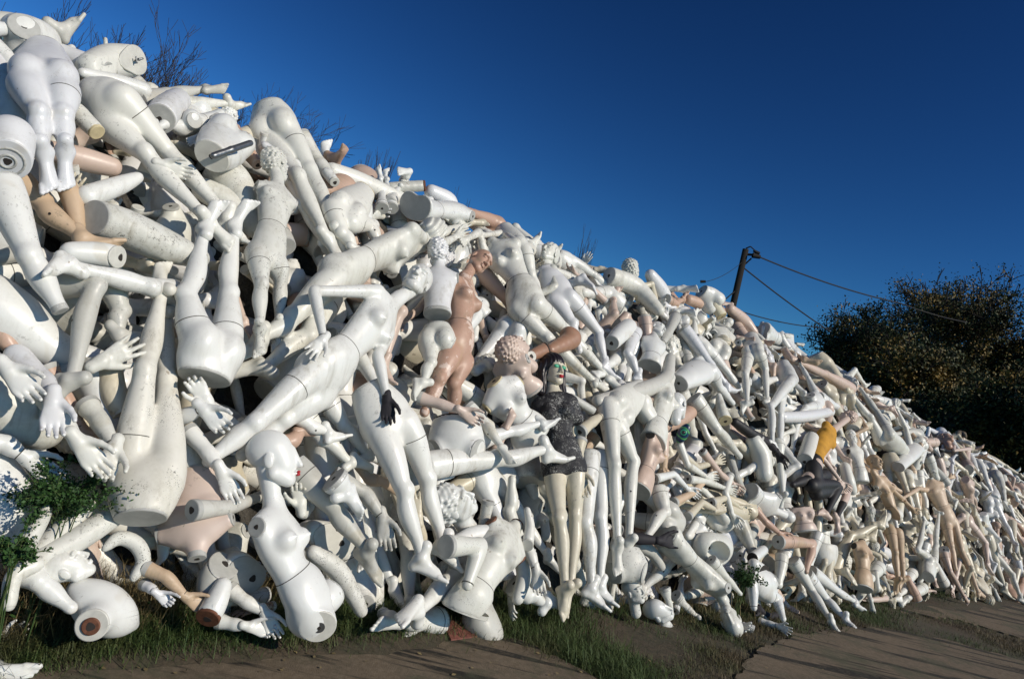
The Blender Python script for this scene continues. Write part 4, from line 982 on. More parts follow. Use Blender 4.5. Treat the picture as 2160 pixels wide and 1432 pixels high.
lower('tall glossy white legs standing with a black seam, feet at the bust', 'white', (812, 876, .34), (776, 818, .28), 25,
      [((852, 1034, .40), (889, 1172, .38), (958, 1196, .50), dict(foot='flat')), ((900, 1010, .34), (934, 1142, .30), (992, 1176, .42), dict(foot='flat'))], s=1.05, u=.34)
leg('slim leg with its foot under the leaning mannequin, the upper of two', 'white', (690, 840), (725, 895), (775, 960), (788, 990), s=.8, d=.12)
leg('slim leg with its foot under the leaning mannequin, the lower of two', 'off', (640, 870), (680, 925), (738, 975), (762, 1008), s=.8, d=.16)
leg('small horizontal foot beside the tan foot', 'white', (600, 860), (645, 890), (690, 912), (722, 902), s=.75, d=.22, foot='flat')
leg('tan foot standing up above the bald head', 'tan', (560, 950), (600, 935), (640, 908), (632, 880), s=.85, d=.18, foot='flat')
leg('grey leg sloping down right behind the bald torso', 'grey', (615, 985, .2), (700, 1065, .3), (772, 1158, .3), (815, 1190, .36), s=1.05)
arm('grey arm sloping down to a resting hand left of the tall legs', 'grey', (700, 1000, .2), (770, 1040, .25), (805, 1088, .3), (815, 1140, .32), s=1.1, hand='rest')
leg('small foot shaped stump lying on the grey leg', 'white', (705, 1010), (715, 1020), (725, 1040), (740, 1090), s=.9, d=.42, foot='flat')
arm('cream forearm and hand reaching up between the tall legs', 'cream', (900, 1180, .1), (890, 1140, .18), (882, 1095, .26), (868, 1035, .28), hand='open')
arm('brown arm behind the tall legs with its fingers on the shin', 'beige', (740, 950, .05), (780, 1010, .1), (812, 1018, .2), (838, 1030, .24))
tb('off white cut thigh end behind the grey leg', 'off', [(660, 1120, .07), (710, 1140, .11), (720, 1145, .11)], c1='capw', n1=1.5, d=.02)
tb('curved shin with black dots lying right of the bald torso', 'mold', [(660, 1165, .045), (710, 1200, .06), (745, 1255, .05), (762, 1288, .04)], d=.16)
arm('small white fist above the curved shin', 'off', (650, 1060, .1), (640, 1080, .15), (635, 1070, .22), (632, 1045, .24), hand='fist')
leg('fat white foot on the soil left of the bust, heel out', 'white', (985, 1190, .05), (955, 1220, .1), (880, 1290, .26), (845, 1335, .30), s=1.15, foot='flat')
leg('white foot lying flat beside the fat foot', 'white', (925, 1310, .0), (895, 1312, .05), (825, 1305, .1), (762, 1300, .14), s=1.05, foot='flat')
BU = figure('off white bust tipped over at the foot of the heap with a hollow shoulder', 'off', (985, 1285, .30), (1080, 1120, .26), 25, s=1.0, mid=(1025, 1205, .34), sex='f', lo=-.02, lomat='capw', capm='rust')
arm('bent white arm with a dark socket hugging the tipped bust', 'off', (938, 1152, .50), (1012, 1150, .46), (985, 1235, .46), None, s=1.35)
arm('white arm hanging with spread fingers right of the tipped bust', 'off', (1098, 1130, .26), (1118, 1165, .3), (1130, 1200, .34), (1138, 1250, .36), s=1.0, hand='soft')
leg('white calf and foot lying toes down below the hanging hand', 'white', (1085, 1230, .1), (1112, 1255, .12), (1150, 1272, .16), (1190, 1306, .2), s=.95, foot='flat')
tb('speckled white knee beside the tipped bust', 'mold', [(1098, 1180, .05), (1105, 1215, .055), (1092, 1262, .045)], d=.2)
th('white shoulder pad like piece above the tipped bust', 'white', [(960, 1145, .05), (1010, 1125, .06), (1075, 1135, .07)], d=.25)
tb('horn like thin white limb above the bust neck', 'off', [(1112, 1075, .025), (1118, 1110, .035), (1112, 1150, .045)], c1='capw', n1=1.0, d=.36)
leg('glossy white leg lying level with its cut thigh at left', 'white', (892, 984, .20), (1050, 968, .34), (1150, 948, .42), (1204, 924, .50), s=1.12, foot='arch', capm='cap')
leg('thin leg with its toes resting on the glossy level leg', 'off', (985, 860, .2), (1022, 892, .3), (1060, 945, .42), (1082, 972, .46), s=.72)
leg('thin shin pointing right above the glossy level leg', 'white', (1000, 935, .2), (1068, 912, .3), (1140, 893, .4), (1162, 878, .42), s=.8, foot='flat')
leg('narrow pink foot standing upright in the middle', 'pink', (1045, 960, .2), (1052, 930, .22), (1064, 905, .28), (1078, 865, .3), s=.7)
lower('white hip bowl with a jagged open waist under the draped hand', 'white', (962, 925, .22), (962, 885, .22), 0, [], s=1.15, himat='hole', u=.26, hihole=0)
arm('pinkish arm draping its hand over the white hip bowl', 'pink', (880, 838, .2), (922, 850, .3), (972, 866, .42), (1012, 892, .44), s=.95, hand='soft')
head('pale pink head with moulded curls looking up right', 'pink', (1082, 735, .34), (1062, 722, .34), 110, 'curls', hs=.95)
figure('pale pink torso lying below the pink curly head', 'pink', (1120, 830, .12), (1072, 762, .25), -20, s=.85, lo=.1, neckcap=False)
figure('armless white torso with an upright neck in the middle of the heap', 'white', (1120, 915, .22), (1052, 818, .28), 15, s=.98, lo=-.1, capm='capy')
head('white curly wig head lying under the glossy level leg', 'white', (955, 1060, .22), (935, 1040, .24), 70, 'curls', s=1.15)
leg('short white thigh and shin standing left of the black dress mannequin', 'off', (1100, 1180, .0), (1075, 1080, .05), (1080, 1010, .1), None, s=.9)
arm('crossed white hands held together below the upside down legs', 'white', (350, 905, .1), (385, 880, .2), (425, 862, .3), (470, 905, .33), hand='soft', s=1.05)
arm('white arm crossing below the upside down legs with hand curled', 'white', (500, 910, .1), (470, 880, .2), (440, 850, .28), (420, 820, .3), hand='soft', s=1.0)
arm('white arm with wristband hanging down right of the stained legs', 'white', (395, 905, .2), (435, 950, .28), (465, 990, .34), (488, 1038, .34), hand='rest')
leg('broad white thigh behind the hanging wristband arm', 'off', (385, 930, .1), (410, 1010, .15), (480, 1040, .1), None, s=1.1)
# the dressed figures and the right hand half
BD = figure('mannequin in a black and silver sequin dress with black bob and green eye paint', 'cream', (1188, 968, .30), (1168, 838, .30), 8, s=1.0, sex='f', wide=.9,
       head=dict(at=(1167, 782, .34), phi=38, style='plain', hs=1.02), legs=[((1180, 1092, .38), (1192, 1240, .34), (1212, 1284, .44), dict(fr=25)), ((1214, 1086, .32), (1204, 1236, .26), (1222, 1270, .34), dict(fr=25))],
       arms=[((1208, 920, .30), (1212, 970, .34), (1222, 1005, .36))], thick=.95)
T = figure.T; Fg = figure.F; o_, X_, Y_, Z_ = Fg.HX
sl_ = Group([Seg(T['sh'][i]-T['sd'](.9)*(.03 if i == 0 else -.03), T['sh'][i]-T['ax'](.9)*.11+T['sd'](.9)*(.012 if i == 0 else -.012), .044, .042, .02) for i in (0, 1)], .03)
garment(BD, 'dress', 'sequin', [Group(list(T['g'].pr), .02), sl_]+Fg.groups[1:3], .006, [(T['cc'](1.06), T['ax'](1)), (T['cc'](-.26), -T['ax'](0))])
def hair_part(ob, o, X, Y, Z, s, mat='hair', long_=.16, wx=.09, name='hair'):
    g = Group([Ell((0, -.030, .045), (wx, .104, .094), k=.02), Seg((wx*.78, -.03, .02), (wx*.98, -.02, -long_), .045, .030, .03), Seg((-wx*.78, -.03, .02), (-wx*.98, -.02, -long_), .045, .030, .03),
               Seg((0, -.08, 0), (0, -.085, -long_), .06, .05, .03), Ell((0, .125, -.045), (.078, .10, .10), k=.012, sub=True)], .01)
    g.warp = lambda q: .003*np.sin(260*q[..., 0]+2*np.sin(30*q[..., 2]))
    V, Q = nets([g], .0065); return obj(name, np.asarray(o)+(V*s)@np.stack([X, Y, Z]), Q, M[mat], ob)
def eyes(ob, o, X, Y, Z, s, mat='eye', r=.017):
    for sg in (1, -1):
        V, Q = nets([Group([Ell((sg*.031, .0785, .006), (r, .010, r*.62), k=.004)], .003)], .003)
        obj('eye_makeup', np.asarray(o)+(V*s)@np.stack([X, Y, Z]), Q, M[mat], ob)
hair_part(BD, o_, X_, Y_, Z_, 1.04); eyes(BD, o_, X_, Y_, Z_, 1.02, 'green', .020); lips(BD, o_, X_, Y_, Z_, 1.03)
arm('jointed cream arm pointing up right beside the sequin dress', 'cream', (1222, 912, .4), (1245, 893, .4), (1266, 878, .4), None, s=1.1)
arm('jointed cream forearm and hand hanging beside the sequin dress', 'cream', (1224, 925, .42), (1219, 960, .42), (1222, 990, .42), (1232, 1035, .42), s=1.1, hand='rest')
tb('grey hollow pipe like arm above the jointed cream arm', 'grey', [(1205, 838, .035), (1255, 870, .04)], c1='hole', n1=.5, d=.34)
leg('straight white leg standing right of the sequin dress', 'white', (1244, 955, .28), (1236, 1100, .34), (1248, 1236, .32), (1290, 1262, .42), s=1.05, foot='flat', fr=60)
leg('straight white leg in the shade of its neighbour beside the sequin dress', 'white', (1268, 955, .2), (1268, 1090, .26), (1266, 1232, .22), (1302, 1252, .32), s=1.0, foot='flat', fr=60)
lower('off white legs bent over at the hip, feet on a broken bust', 'off', (1310, 858, .30), (1352, 822, .22), 200,
      [((1296, 980, .40), (1303, 1150, .36), (1310, 1172, .44)), ((1336, 972, .34), (1326, 1142, .30), (1336, 1165, .38))], s=1.0)
tb('shaded long thigh folded above the bent over legs', 'grey', [(1262, 846, .06), (1330, 830, .08), (1400, 802, .075), (1414, 755, .055)], d=.30)  # grey plastic puts the shade of its underside into the colour
figure('white female torso hanging beside the bent over legs', 'off', (1378, 935, .28), (1410, 815, .28), 55, s=.92, lo=.02, neckcap=False)
head('smooth white egg head between the hanging torso and the long leg', 'white', (1431, 855, .36), (1432, 835, .36), 150, 'egg', hs=.9)
figure('pinkish torso with a hollow dark shoulder socket', 'pink', (1352, 1030, .2), (1382, 925, .26), 70, s=.85, lo=-.05, capm='hole')
tb('tan hip stump behind the painted mask', 'tan', [(1400, 900, .07), (1440, 880, .08), (1465, 860, .07)], d=.18)
leg('long white leg sloping down right over the cluster of arms', 'off', (1462, 838, .3), (1512, 905, .34), (1560, 962, .3), None, s=1.0)
tb('white cone shaped waist with a yellowed round cut face', 'off', [(1516, 835, .035), (1522, 865, .06), (1530, 888, .075)], c1='capy', n1=.7, d=.22)
lower('white glossy hips lying above the cluster of arms', 'white', (1470, 785, .28), (1432, 808, .3), 30, [((1515, 815, .2), (1545, 850, .1), None)], s=.95)
leg('long slim leg ending in a hooked foot at the middle right', 'cool', (1440, 690, .14), (1500, 770, .2), (1532, 812, .24), (1560, 800, .3), s=.85)
th('great white thigh with its cut face near the skyline wig', 'off', [(1285, 582, .105), (1340, 605, .11), (1390, 655, .065)], c0='cap', d=.1)
arm('grey white arm with an oval slot hanging from the great thigh', 'grey', (1425, 668, .26), (1410, 700, .3), (1396, 725, .3), None, s=1.3)
head('dusty curly head on the skyline above the great thigh', 'mold', (1332, 568, -.05), (1328, 550, -.05), 160, 'curls', hs=.95)
th('round white torso back on the skyline right of the curly head', 'cool', [(1372, 580, .07), (1388, 605, .10), (1400, 622, .09)], d=.0)
leg('tan foot sticking up on the skyline', 'tan', (1405, 632), (1425, 640), (1440, 632), (1450, 604), s=.8, d=-.05, foot='flat')
th('reddish brown hip piece on the skyline beside the tan foot', 'tan', [(1452, 632, .07), (1475, 640, .08)], d=-.05, c1='pink')
lower('white buttocks seen from behind at the top of the far skyline', 'white', (1498, 632, .05), (1480, 615, 0), 180, [], s=.9)
tb('yellow oval cut face piece under the skyline buttocks', 'cream', [(1505, 640, .07), (1523, 668, .075)], c1='capy', n1=.9, d=.12)
th('pinkish thigh lying along the far skyline', 'pink', [(1540, 652, .07), (1568, 675, .085), (1590, 700, .06)], d=.05)
figure('white torso back lying on the skyline below the utility pole', 'white', (1612, 702, .08), (1668, 728, .05), 170, s=.85, lo=-.1)
lower('slim white legs standing with buttocks to the viewer below the skyline torso', 'off', (1588, 738, .22), (1584, 710, .15), 175, [((1572, 790, .3), (1576, 850, .28), (1584, 868, .34)), ((1614, 778, .26), (1618, 845, .24), (1632, 856, .3))], s=.82)
figure('small white child torso and head in the middle right', 'white', (1372, 770, .18), (1378, 720, .22), 20, s=.85, sex='c', lo=0, head=dict(at=(1385, 695, .24), phi=60, style='plain'))
leg('white shin bent beside the child torso', 'cool', (1340, 700, .15), (1325, 745, .2), (1345, 790, .2), (1362, 798, .25), s=.85)
th('white thigh end with a dark ring hole in the middle right', 'white', [(1325, 690, .09), (1308, 705, .09), (1290, 724, .075)], c1='cap', n1=.5, d=.16)
lower('narrow white hips with black waist line and straps, legs hanging down', 'white', (1657, 795, .28), (1650, 768, .25), -20, [((1626, 858, .32), (1629, 935, .32), (1634, 955, .36)), ((1646, 875, .3), (1645, 945, .3), None)], s=.82)
leg('white lower leg pointing down under the strapped hips', 'off', (1640, 930, .3), (1645, 965, .32), (1652, 1045, .32), (1656, 1062, .36), s=.8)
tb('bluish white arm like limb with a dark socket at its right end', 'cool', [(1650, 880, .065), (1700, 878, .075), (1752, 868, .065)], c1='capw', n1=.5, d=.22)
leg('pinkish leg with a broad rounded thigh on the skyline at right', 'pink', (1792, 820, .22), (1742, 790, .18), (1676, 760, .1), (1664, 740, .1), s=1.1, cap=False)
lower('dusty white legs lying feet up left below the pinkish thigh', 'off', (1878, 932, .24), (1905, 952, .2), 20, [((1835, 880, .28), (1798, 835, .24), None), ((1850, 870, .2), (1815, 820, .15), None)], s=.95)
tb('oval cut thigh end left of the orange shirt', 'off', [(1712, 925, .09), (1705, 950, .1), (1697, 974, .1)], c1='cap', n1=1.0, d=.22)
lower('small white hips and shoe like foot above the blue socketed limb', 'white', (1722, 845, .15), (1735, 838, .1), 0, [((1700, 860, .2), (1690, 870, .2), None)], s=.75)
OS = figure('seated mannequin in an orange shirt and black leggings with white curls', 'pink', (1716, 1005, .36), (1756, 908, .34), 55, s=.86, sex='m', wide=.8, mid=(1726, 950, .32),
       head=dict(at=(1786, 880, .40), phi=230, style='curls', hs=1.1), legs=[((1774, 1022, .50), (1742, 1084, .46), (1732, 1118, .5)), ((1790, 1030, .36), (1764, 1092, .34), (1758, 1120, .36))], arms=[((1735, 966, .44), (1776, 1018, .56), (1792, 1036, .58))])
T = figure.T; Fg = figure.F
garment(OS, 'shirt', 'orange', [Fg.groups[0], Group(Fg.groups[3].pr[:2], .02)], .009, [(T['cc'](1.0), T['ax'](1)), (T['cc'](.30), -T['ax'](.3))])
garment(OS, 'leggings', 'leather', [Group([q for q in Fg.groups[0].pr[:14]], .03), Fg.groups[1], Fg.groups[2]], .005, [(T['cc'](.31), T['ax'](.3))])
leg('black legging leg stretched left beside the seated orange mannequin', 'leather', (1738, 1003, .3), (1702, 1012, .34), (1672, 1022, .3), None, s=1.0, cap=False)
figure('small white torso with dark sockets right of the orange shirt', 'off', (1818, 1010, .2), (1802, 945, .22), 40, s=.72, sex='c', lo=-.1, capm='hole', head=dict(at=(1797, 925, .24), phi=90, style='plain', hs=.8))
th('small white torso end under the orange shirt right side', 'off', [(1782, 985, .07), (1790, 1015, .08), (1798, 1035, .06)], d=.14)
tb('broad white torso shell left of the strapped leg', 'off', [(1590, 930, .09), (1605, 960, .11), (1612, 1000, .09)], d=.16)
arm('arm with a black gloved hand beside the strapped leg', 'black', (1600, 925, .2), (1625, 938, .3), (1640, 955, .36), (1652, 985, .36), s=1.0)
th('black studded coat sleeve lying in the middle right', 'leather', [(1550, 890, .05), (1585, 915, .06), (1625, 935, .05)], d=.2)
figure('beige armless mannequin standing with its head turned right', 'beige', (1884, 1105, .26), (1850, 1008, .24), 50, s=.82, wide=.85, mid=(1874, 1055, .28),
       head=dict(at=(1845, 975, .26), phi=60, style='plain', hs=1.15), legs=[((1888, 1165, .3), (1894, 1222, .26), (1898, 1238, .3)), ((1900, 1165, .24), (1906, 1220, .2), (1912, 1236, .24))], arms=[((1885, 1035, .3), (1925, 1072, .34), (1940, 1085, .36))])
figure('beige headless mannequin leaning at the far end with legs apart', 'beige', (1998, 1092, .26), (1966, 1018, .26), 40, s=.84, sex='m', legs=[((2028, 1160, .34), (2064, 1250, .34), (2074, 1268, .38)), ((2006, 1150, .22), (2016, 1200, .18), None)], arms=[((1938, 1030, .3), (1905, 1050, .3), (1890, 1062, .3))], name='mannequin', cat='mannequin')
lower('pale green legs upside down at the far foot of the heap', 'off', (1960, 1198, .34), (1958, 1216, .36), 120, [((1974, 1150, .38), (1980, 1082, .34), (1984, 1070, .4)), ((1936, 1160, .3), (1950, 1098, .26), (1956, 1088, .3))], s=.72, u=.2)
leg('pink leg bent at the far foot of the heap', 'pink', (1990, 1165, .3), (2004, 1205, .4), (2034, 1258, .36), (2040, 1270, .4), s=.72)
figure('beige torso standing on the grass with a dark arm socket', 'beige', (1822, 1232, .3), (1818, 1150, .28), 50, s=.8, lo=-.1, capm='hole')
lower('white bent hips under the far skyline', 'white', (1925, 950, .2), (1895, 985, .2), 20, [((1950, 945, .3), (1945, 975, .3), None)], s=.85)
WG = figure('far mannequin with long brown hair and an arm raised on the ridge', 'pink', (2040, 990, .05), (2032, 950, .08), 150, s=.8, sex='f', lo=-.1, head=dict(at=(2028, 922, .1), phi=150, style='plain'), arms=[((2012, 950, .2), (2014, 925, .22), (2013, 912, .22))])
o_, X_, Y_, Z_ = figure.F.HX; hair_part(WG, o_, X_, Y_, Z_, .92, 'wig', .22)
WH = head('brown haired head lying left of the raised arm on the ridge', 'tan', (1995, 926, .05), (1985, 915, .05), 90, 'hair', hs=1.1)
# lower right foot of the heap
figure('white mannequin upside down in the grass with bald head on the soil', 'off', (1412, 1145, .22), (1515, 1248, .28), 60, s=.92, mid=(1468, 1195, .28), head=dict(at=(1543, 1312, .34), phi=0, style='egg', hs=1.1), lo=-.1)
leg('thin arm like leg slanting down over the upside down mannequin', 'off', (1500, 1180, .4), (1530, 1215, .42), (1562, 1252, .4), None, s=.6)
lower('white broken bust like hips under the bent over feet', 'mold', (1322, 1190, .22), (1318, 1160, .2), 20, [], s=1.0)
head('white head tangled in dry stalks below the broken hips', 'mold', (1336, 1246, .2), (1330, 1225, .2), 60, 'plain', s=.75)
arm('black arm with open hand pointing right in front of the heap', 'black', (1300, 1120, .1), (1340, 1135, .2), (1392, 1140, .34), (1440, 1145, .38), s=1.2)
tb('dark grey limb in shade below the black arm', 'steel' if False else 'grey', [(1350, 1150, .06), (1375, 1165, .055), (1395, 1195, .04)], d=.05)
leg('white bent leg standing above the black hand', 'off', (1385, 1030, .15), (1402, 1078, .25), (1366, 1130, .25), None, s=.95)
tb('white stump with a dark hole right of the open shell', 'white', [(1610, 1160, .05), (1587, 1177, .055)], c1='hole', n1=.5, d=.3)
tb('white stump with a deep dark hole in front of the open shell', 'white', [(1590, 1190, .06), (1615, 1206, .055)], c1='hole', n1=1.0, d=.35)
lower('white hips and thigh with a dark socket on the grass', 'white', (1610, 1232, .3), (1580, 1215, .25), 20, [((1640, 1262, .36), (1652, 1305, .36), None)], s=.85)
arm('white arm stump standing in the grass left of the socketed hips', 'white', (1584, 1215, .36), (1588, 1240, .38), (1590, 1282, .38), None, s=1.2)
arm('black gloved hand lying in the grass at the foot', 'black', (1640, 1300, .1), (1620, 1300, .15), (1608, 1290, .2), (1590, 1275, .22), s=.9)
arm('pale spread hand in the grass right of the bald head', 'white', (1590, 1330, .1), (1575, 1322, .15), (1570, 1320, .2), (1590, 1350, .2), s=.9, hand='open')
arm('white hand with fingers in the grass by the socketed hips', 'white', (1600, 1310, .1), (1620, 1315, .15), (1640, 1320, .2), (1670, 1335, .2), s=.8, hand='open')
leg('tan seated leg bent at the knee at the lower right', 'tan', (1640, 1142, .3), (1714, 1146, .42), (1700, 1205, .4), None, s=.85)
arm('tan arm reaching down to the bent tan knee', 'tan', (1590, 1070, .2), (1615, 1100, .3), (1645, 1125, .36), (1665, 1140, .38), s=.9)
figure('white torso leaning head down above the tan knee', 'white', (1575, 1040, .2), (1625, 1072, .24), 200, s=.85, sex='m', lo=0, head=dict(at=(1655, 1086, .26), phi=180, style='plain'), name='mannequin_bust')
leg('long thin white leg slanting down to the grass at the lower right', 'off', (1672, 1180, .26), (1712, 1245, .32), (1752, 1308, .34), (1772, 1318, .38), s=.82)
leg('white leg beside the long thin leg with its foot in the grass', 'white', (1700, 1210, .2), (1742, 1262, .26), (1782, 1304, .28), (1812, 1314, .32), s=.85, foot='flat')
leg('white calf lying with toes at the grass edge', 'white', (1710, 1205, .1), (1760, 1242, .16), (1802, 1268, .2), (1822, 1280, .22), s=.85, foot='flat')
figure('white hollow torso piece with two sockets above the tan knee', 'pink', (1700, 1120, .25), (1690, 1075, .25), 30, s=.8, lo=0, capm='hole')
leg('small speckled shin lying in the grass', 'mold', (1425, 1255), (1440, 1272), (1470, 1300), (1480, 1308), s=.6, d=.1)
leg('short white shin standing in the grass', 'off', (1402, 1240), (1408, 1262), (1418, 1296), None, s=.55, d=.15)
head('smooth white head half sunk in the grass', 'white', (1388, 1288, .15), (1372, 1270, .15), 60, 'egg', hs=.9)
for i, (a, b, c, e, mt, hd) in enumerate([((1440, 960), (1470, 985), (1510, 975), (1545, 965), 'cream', 'open'), ((1450, 1010), (1490, 1015), (1530, 1030), (1565, 1045), 'off', 'rest'), ((1480, 950), (1520, 1000), (1545, 1020), (1570, 1050), 'pink', 'soft'),
        ((1430, 930), (1450, 980), (1490, 1005), (1520, 1010), 'off', 'rest'), ((1420, 1060), (1460, 1040), (1500, 1000), (1525, 985), 'beige', 'rest'), ((1500, 1060), (1530, 1050), (1560, 1070), (1590, 1085), 'cream', 'soft'),
        ((1540, 1000), (1530, 1040), (1545, 1085), (1560, 1110), 'off', 'rest'), ((1450, 1090), (1480, 1060), (1510, 1075), (1540, 1060), 'cream', 'open'), ((1470, 1100), (1450, 1130), (1480, 1135), (1500, 1110), 'off', 'open'), ((1380, 1010), (1420, 1000), (1450, 1030), (1475, 1050), 'white', 'rest')]):
    arm(['cream arm with spread fingers at the top of the arm cluster', 'off white arm lying level in the arm cluster', 'pale pink arm crossing down through the arm cluster', 'thin white arm at the upper left of the arm cluster', 'beige arm pointing up right in the arm cluster',
         'cream arm with loose hand at the right of the arm cluster', 'white arm hanging straight in the arm cluster', 'cream arm with open hand low in the arm cluster', 'off white arm bent back above the open shell', 'white arm entering the arm cluster from the left'][i],
        mt, a, b, c, e, s=.85, d=.16+.02*(i % 4), hand=hd, group='arms clustered above the open shell')
# open hollow shell: an ellipsoid with a cavity
F = Fig(1.0, .009); c = P(1505, 1160, .30); r_ = nrm(P(1560, 1190, .30)-P(1450, 1130, .30)); tc = perp(CAM-c, r_); u_ = np.cross(r_, tc)
nd = perp(tc, r_); u_ = np.cross(nd, r_)
g = Group([Ell(c-nd*.02, (.20, .13, .115), [r_, u_, nd], .02), Ell(c+u_*.05+r_*.10-nd*.04, (.12, .10, .10), [r_, u_, nd], .04), Ell(c+nd*.055-r_*.01, (.125, .088, .13), [r_, u_, nd], .012, True)], .02); F.groups.append(g)
F.socket(c-nd*.055, nd, .016, 'cap', .03)
note(F.build('mannequin_shell', 'hollow open torso shell showing its grey inside and bolt', 'torso shell', 'off'), '', 'torso shell', [(1505, 1160)])
# painted mask: thin domed oval
c = P(1441, 914, .42); tc = nrm(CAM-c); lx = perp(P(1452, 895, .42)-P(1430, 935, .42), tc); ly = np.cross(tc, lx)
mt, t, b = new_mat('peacock_paint'); tcn = t.nodes.new('ShaderNodeTexCoord'); mp = t.nodes.new('ShaderNodeMapping'); t.links.new(tcn.outputs['Object'], mp.inputs[0])
wv = t.nodes.new('ShaderNodeTexWave'); wv.wave_type = 'RINGS'; wv.rings_direction = 'SPHERICAL'; wv.inputs['Scale'].default_value = 9; wv.inputs['Distortion'].default_value = 3; t.links.new(mp.outputs[0], wv.inputs[0])
rp = t.nodes.new('ShaderNodeValToRGB'); e = rp.color_ramp.elements; e[0].position = .45; e[0].color = (.008, .022, .06, 1); e[1].position = .62; e[1].color = (.012, .08, .17, 1); e2 = e.new(.86); e2.color = (.02, .015, .03, 1); e3 = e.new(.95); e3.color = (.10, .36, .12, 1)
t.links.new(wv.outputs[0], rp.inputs[0]); t.links.new(rp.outputs[0], b.inputs['Base Color']); b.inputs['Roughness'].default_value = .35; M['peacock'] = mt
g = Group([Ell(c, (.088, .046, .030), [lx, ly, tc], .01), Ell(c-tc*.02, (.082, .040, .030), [lx, ly, tc], .004, True)], .005)
V, Q = nets([g], .004); MK = obj('mask', V, Q, M['peacock'], origin=c-tc*.001); tag(MK, 'oval mask painted dark blue and green like a peacock feather', 'mask')
cg = c+tc*.028+lx*.01
for r0, r1, mm, pz in ((.016, .026, 'green', .003), (.0, .0125, 'eye', .005)):
    K = 24; a_ = np.arange(K)*2*np.pi/K; D = np.cos(a_)[:, None]*lx+np.sin(a_)[:, None]*ly
    VV = np.concatenate([cg+D*r0+tc*pz, cg+D*r1+tc*pz, cg+D*r1-tc*.02, cg+D*r0-tc*.02]); FF = [(i, (i+1) % K, K+(i+1) % K, K+i) for i in range(K)]+[(K+i, K+(i+1) % K, 2*K+(i+1) % K, 2*K+i) for i in range(K)]
    obj('painted_ring' if r0 else 'painted_dot', VV, FF, M[mm], MK)
# red brown board on the ground and rag
bx = [P(935, 1322, .0), P(1000, 1300, 0), P(1015, 1338, .05), P(950, 1350, .05)]
z0 = .015; q = [gp(932, 1310, .06), gp(1012, 1300, .06), gp(1022, 1338, .02), gp(952, 1348, .02)]
V = [v for v in q]+[v-np.array([0, 0, .018]) for v in q]
BO = obj('board', V, [(3, 2, 1, 0), (4, 5, 6, 7), (0, 1, 5, 4), (1, 2, 6, 5), (2, 3, 7, 6), (3, 0, 4, 7)], M['tile'], smooth=False); tag(BO, 'flat red brown board on the soil under the tipped bust', 'board')
# ---------------------------------------------------------------- plants, trees, pole
rg = np.random.RandomState(11)
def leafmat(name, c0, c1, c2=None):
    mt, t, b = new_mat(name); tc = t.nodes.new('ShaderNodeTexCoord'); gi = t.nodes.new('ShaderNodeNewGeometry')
    n = noise(t, tc.outputs['Object'], .7, 4, .6); c = mix(t, ramp(t, noise(t, tc.outputs['Object'], 2.2, 3, .6), .42, .58) if name == 'autumn_dark_leaf' else gi.outputs['Random Per Island'], c0, c1)  # dark trees: sunlit clumps painted into the leaf colour by noise
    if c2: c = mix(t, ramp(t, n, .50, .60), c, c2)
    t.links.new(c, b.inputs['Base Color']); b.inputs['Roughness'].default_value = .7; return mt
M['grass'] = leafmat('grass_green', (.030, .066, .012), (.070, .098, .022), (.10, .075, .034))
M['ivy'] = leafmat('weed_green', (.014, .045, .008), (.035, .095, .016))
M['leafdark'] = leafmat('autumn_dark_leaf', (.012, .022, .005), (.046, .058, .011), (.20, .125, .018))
M['twig'] = flat('bare_twig', (.055, .042, .036), .9)
M['straw'] = leafmat('dry_stalk', (.26, .20, .09), (.13, .10, .045))
def blades(pts, h, w_, lean, nseg=2):
    n = len(pts); a = rg.uniform(0, 2*np.pi, n); d = np.stack([np.cos(a), np.sin(a), np.zeros(n)], 1)
    s = np.stack([-d[:, 1], d[:, 0], d[:, 2]], 1); H = h*rg.uniform(.45, 1.15, n)[:, None] if not isinstance(h, np.ndarray) else h*rg.uniform(.45, 1.15, n)[:, None]; L = lean*rg.uniform(.2, 1.2, n)[:, None]*H
    W = w_*rg.uniform(.6, 1.2, n)[:, None]
    p0 = pts; p1 = pts+d*L*.35; p1[:, 2:] += H*.6; p2 = pts+d*L; p2[:, 2:] += H*(.9)
    V = np.stack([p0-s*W, p0+s*W, p1+s*W*.7, p1-s*W*.7, p2], 1).reshape(-1, 3)
    i = np.arange(n)[:, None]*5; Q = i+np.array([[0, 1, 2, 3]]); T = i+np.array([[3, 2, 4]])
    return V, Q, T
def mesh_qt(name, V, Q, T, mat, origin=(0, 0, 0), parent=None):
    me = bpy.data.meshes.new(name); me.vertices.add(len(V)); me.vertices.foreach_set('co', (V-np.array(origin)).astype(np.float32).ravel())
    lp = np.concatenate([Q.ravel(), T.ravel()]).astype(np.int32); me.loops.add(len(lp)); me.loops.foreach_set('vertex_index', lp)
    st = np.concatenate([np.arange(len(Q))*4, len(Q)*4+np.arange(len(T))*3]).astype(np.int32)
    me.polygons.add(len(st)); me.polygons.foreach_set('loop_start', st); me.polygons.foreach_set('loop_total', np.concatenate([np.full(len(Q), 4), np.full(len(T), 3)]).astype(np.int32))
    me.update(calc_edges=True); me.materials.append(mat); o = bpy.data.objects.new(name, me); COL.objects.link(o)
    if parent is not None: o.parent = parent
    else: o.location = origin
    return o
def in_poly(x, y, poly):
    c = np.zeros(len(x), bool); n = len(poly)
    for i in range(n):
        (x0, y0), (x1, y1) = poly[i], poly[i-1]
        c ^= ((y0 > y) != (y1 > y)) & (x < (x1-x0)*(y-y0)/(y1-y0+1e-9)+x0)
    return c
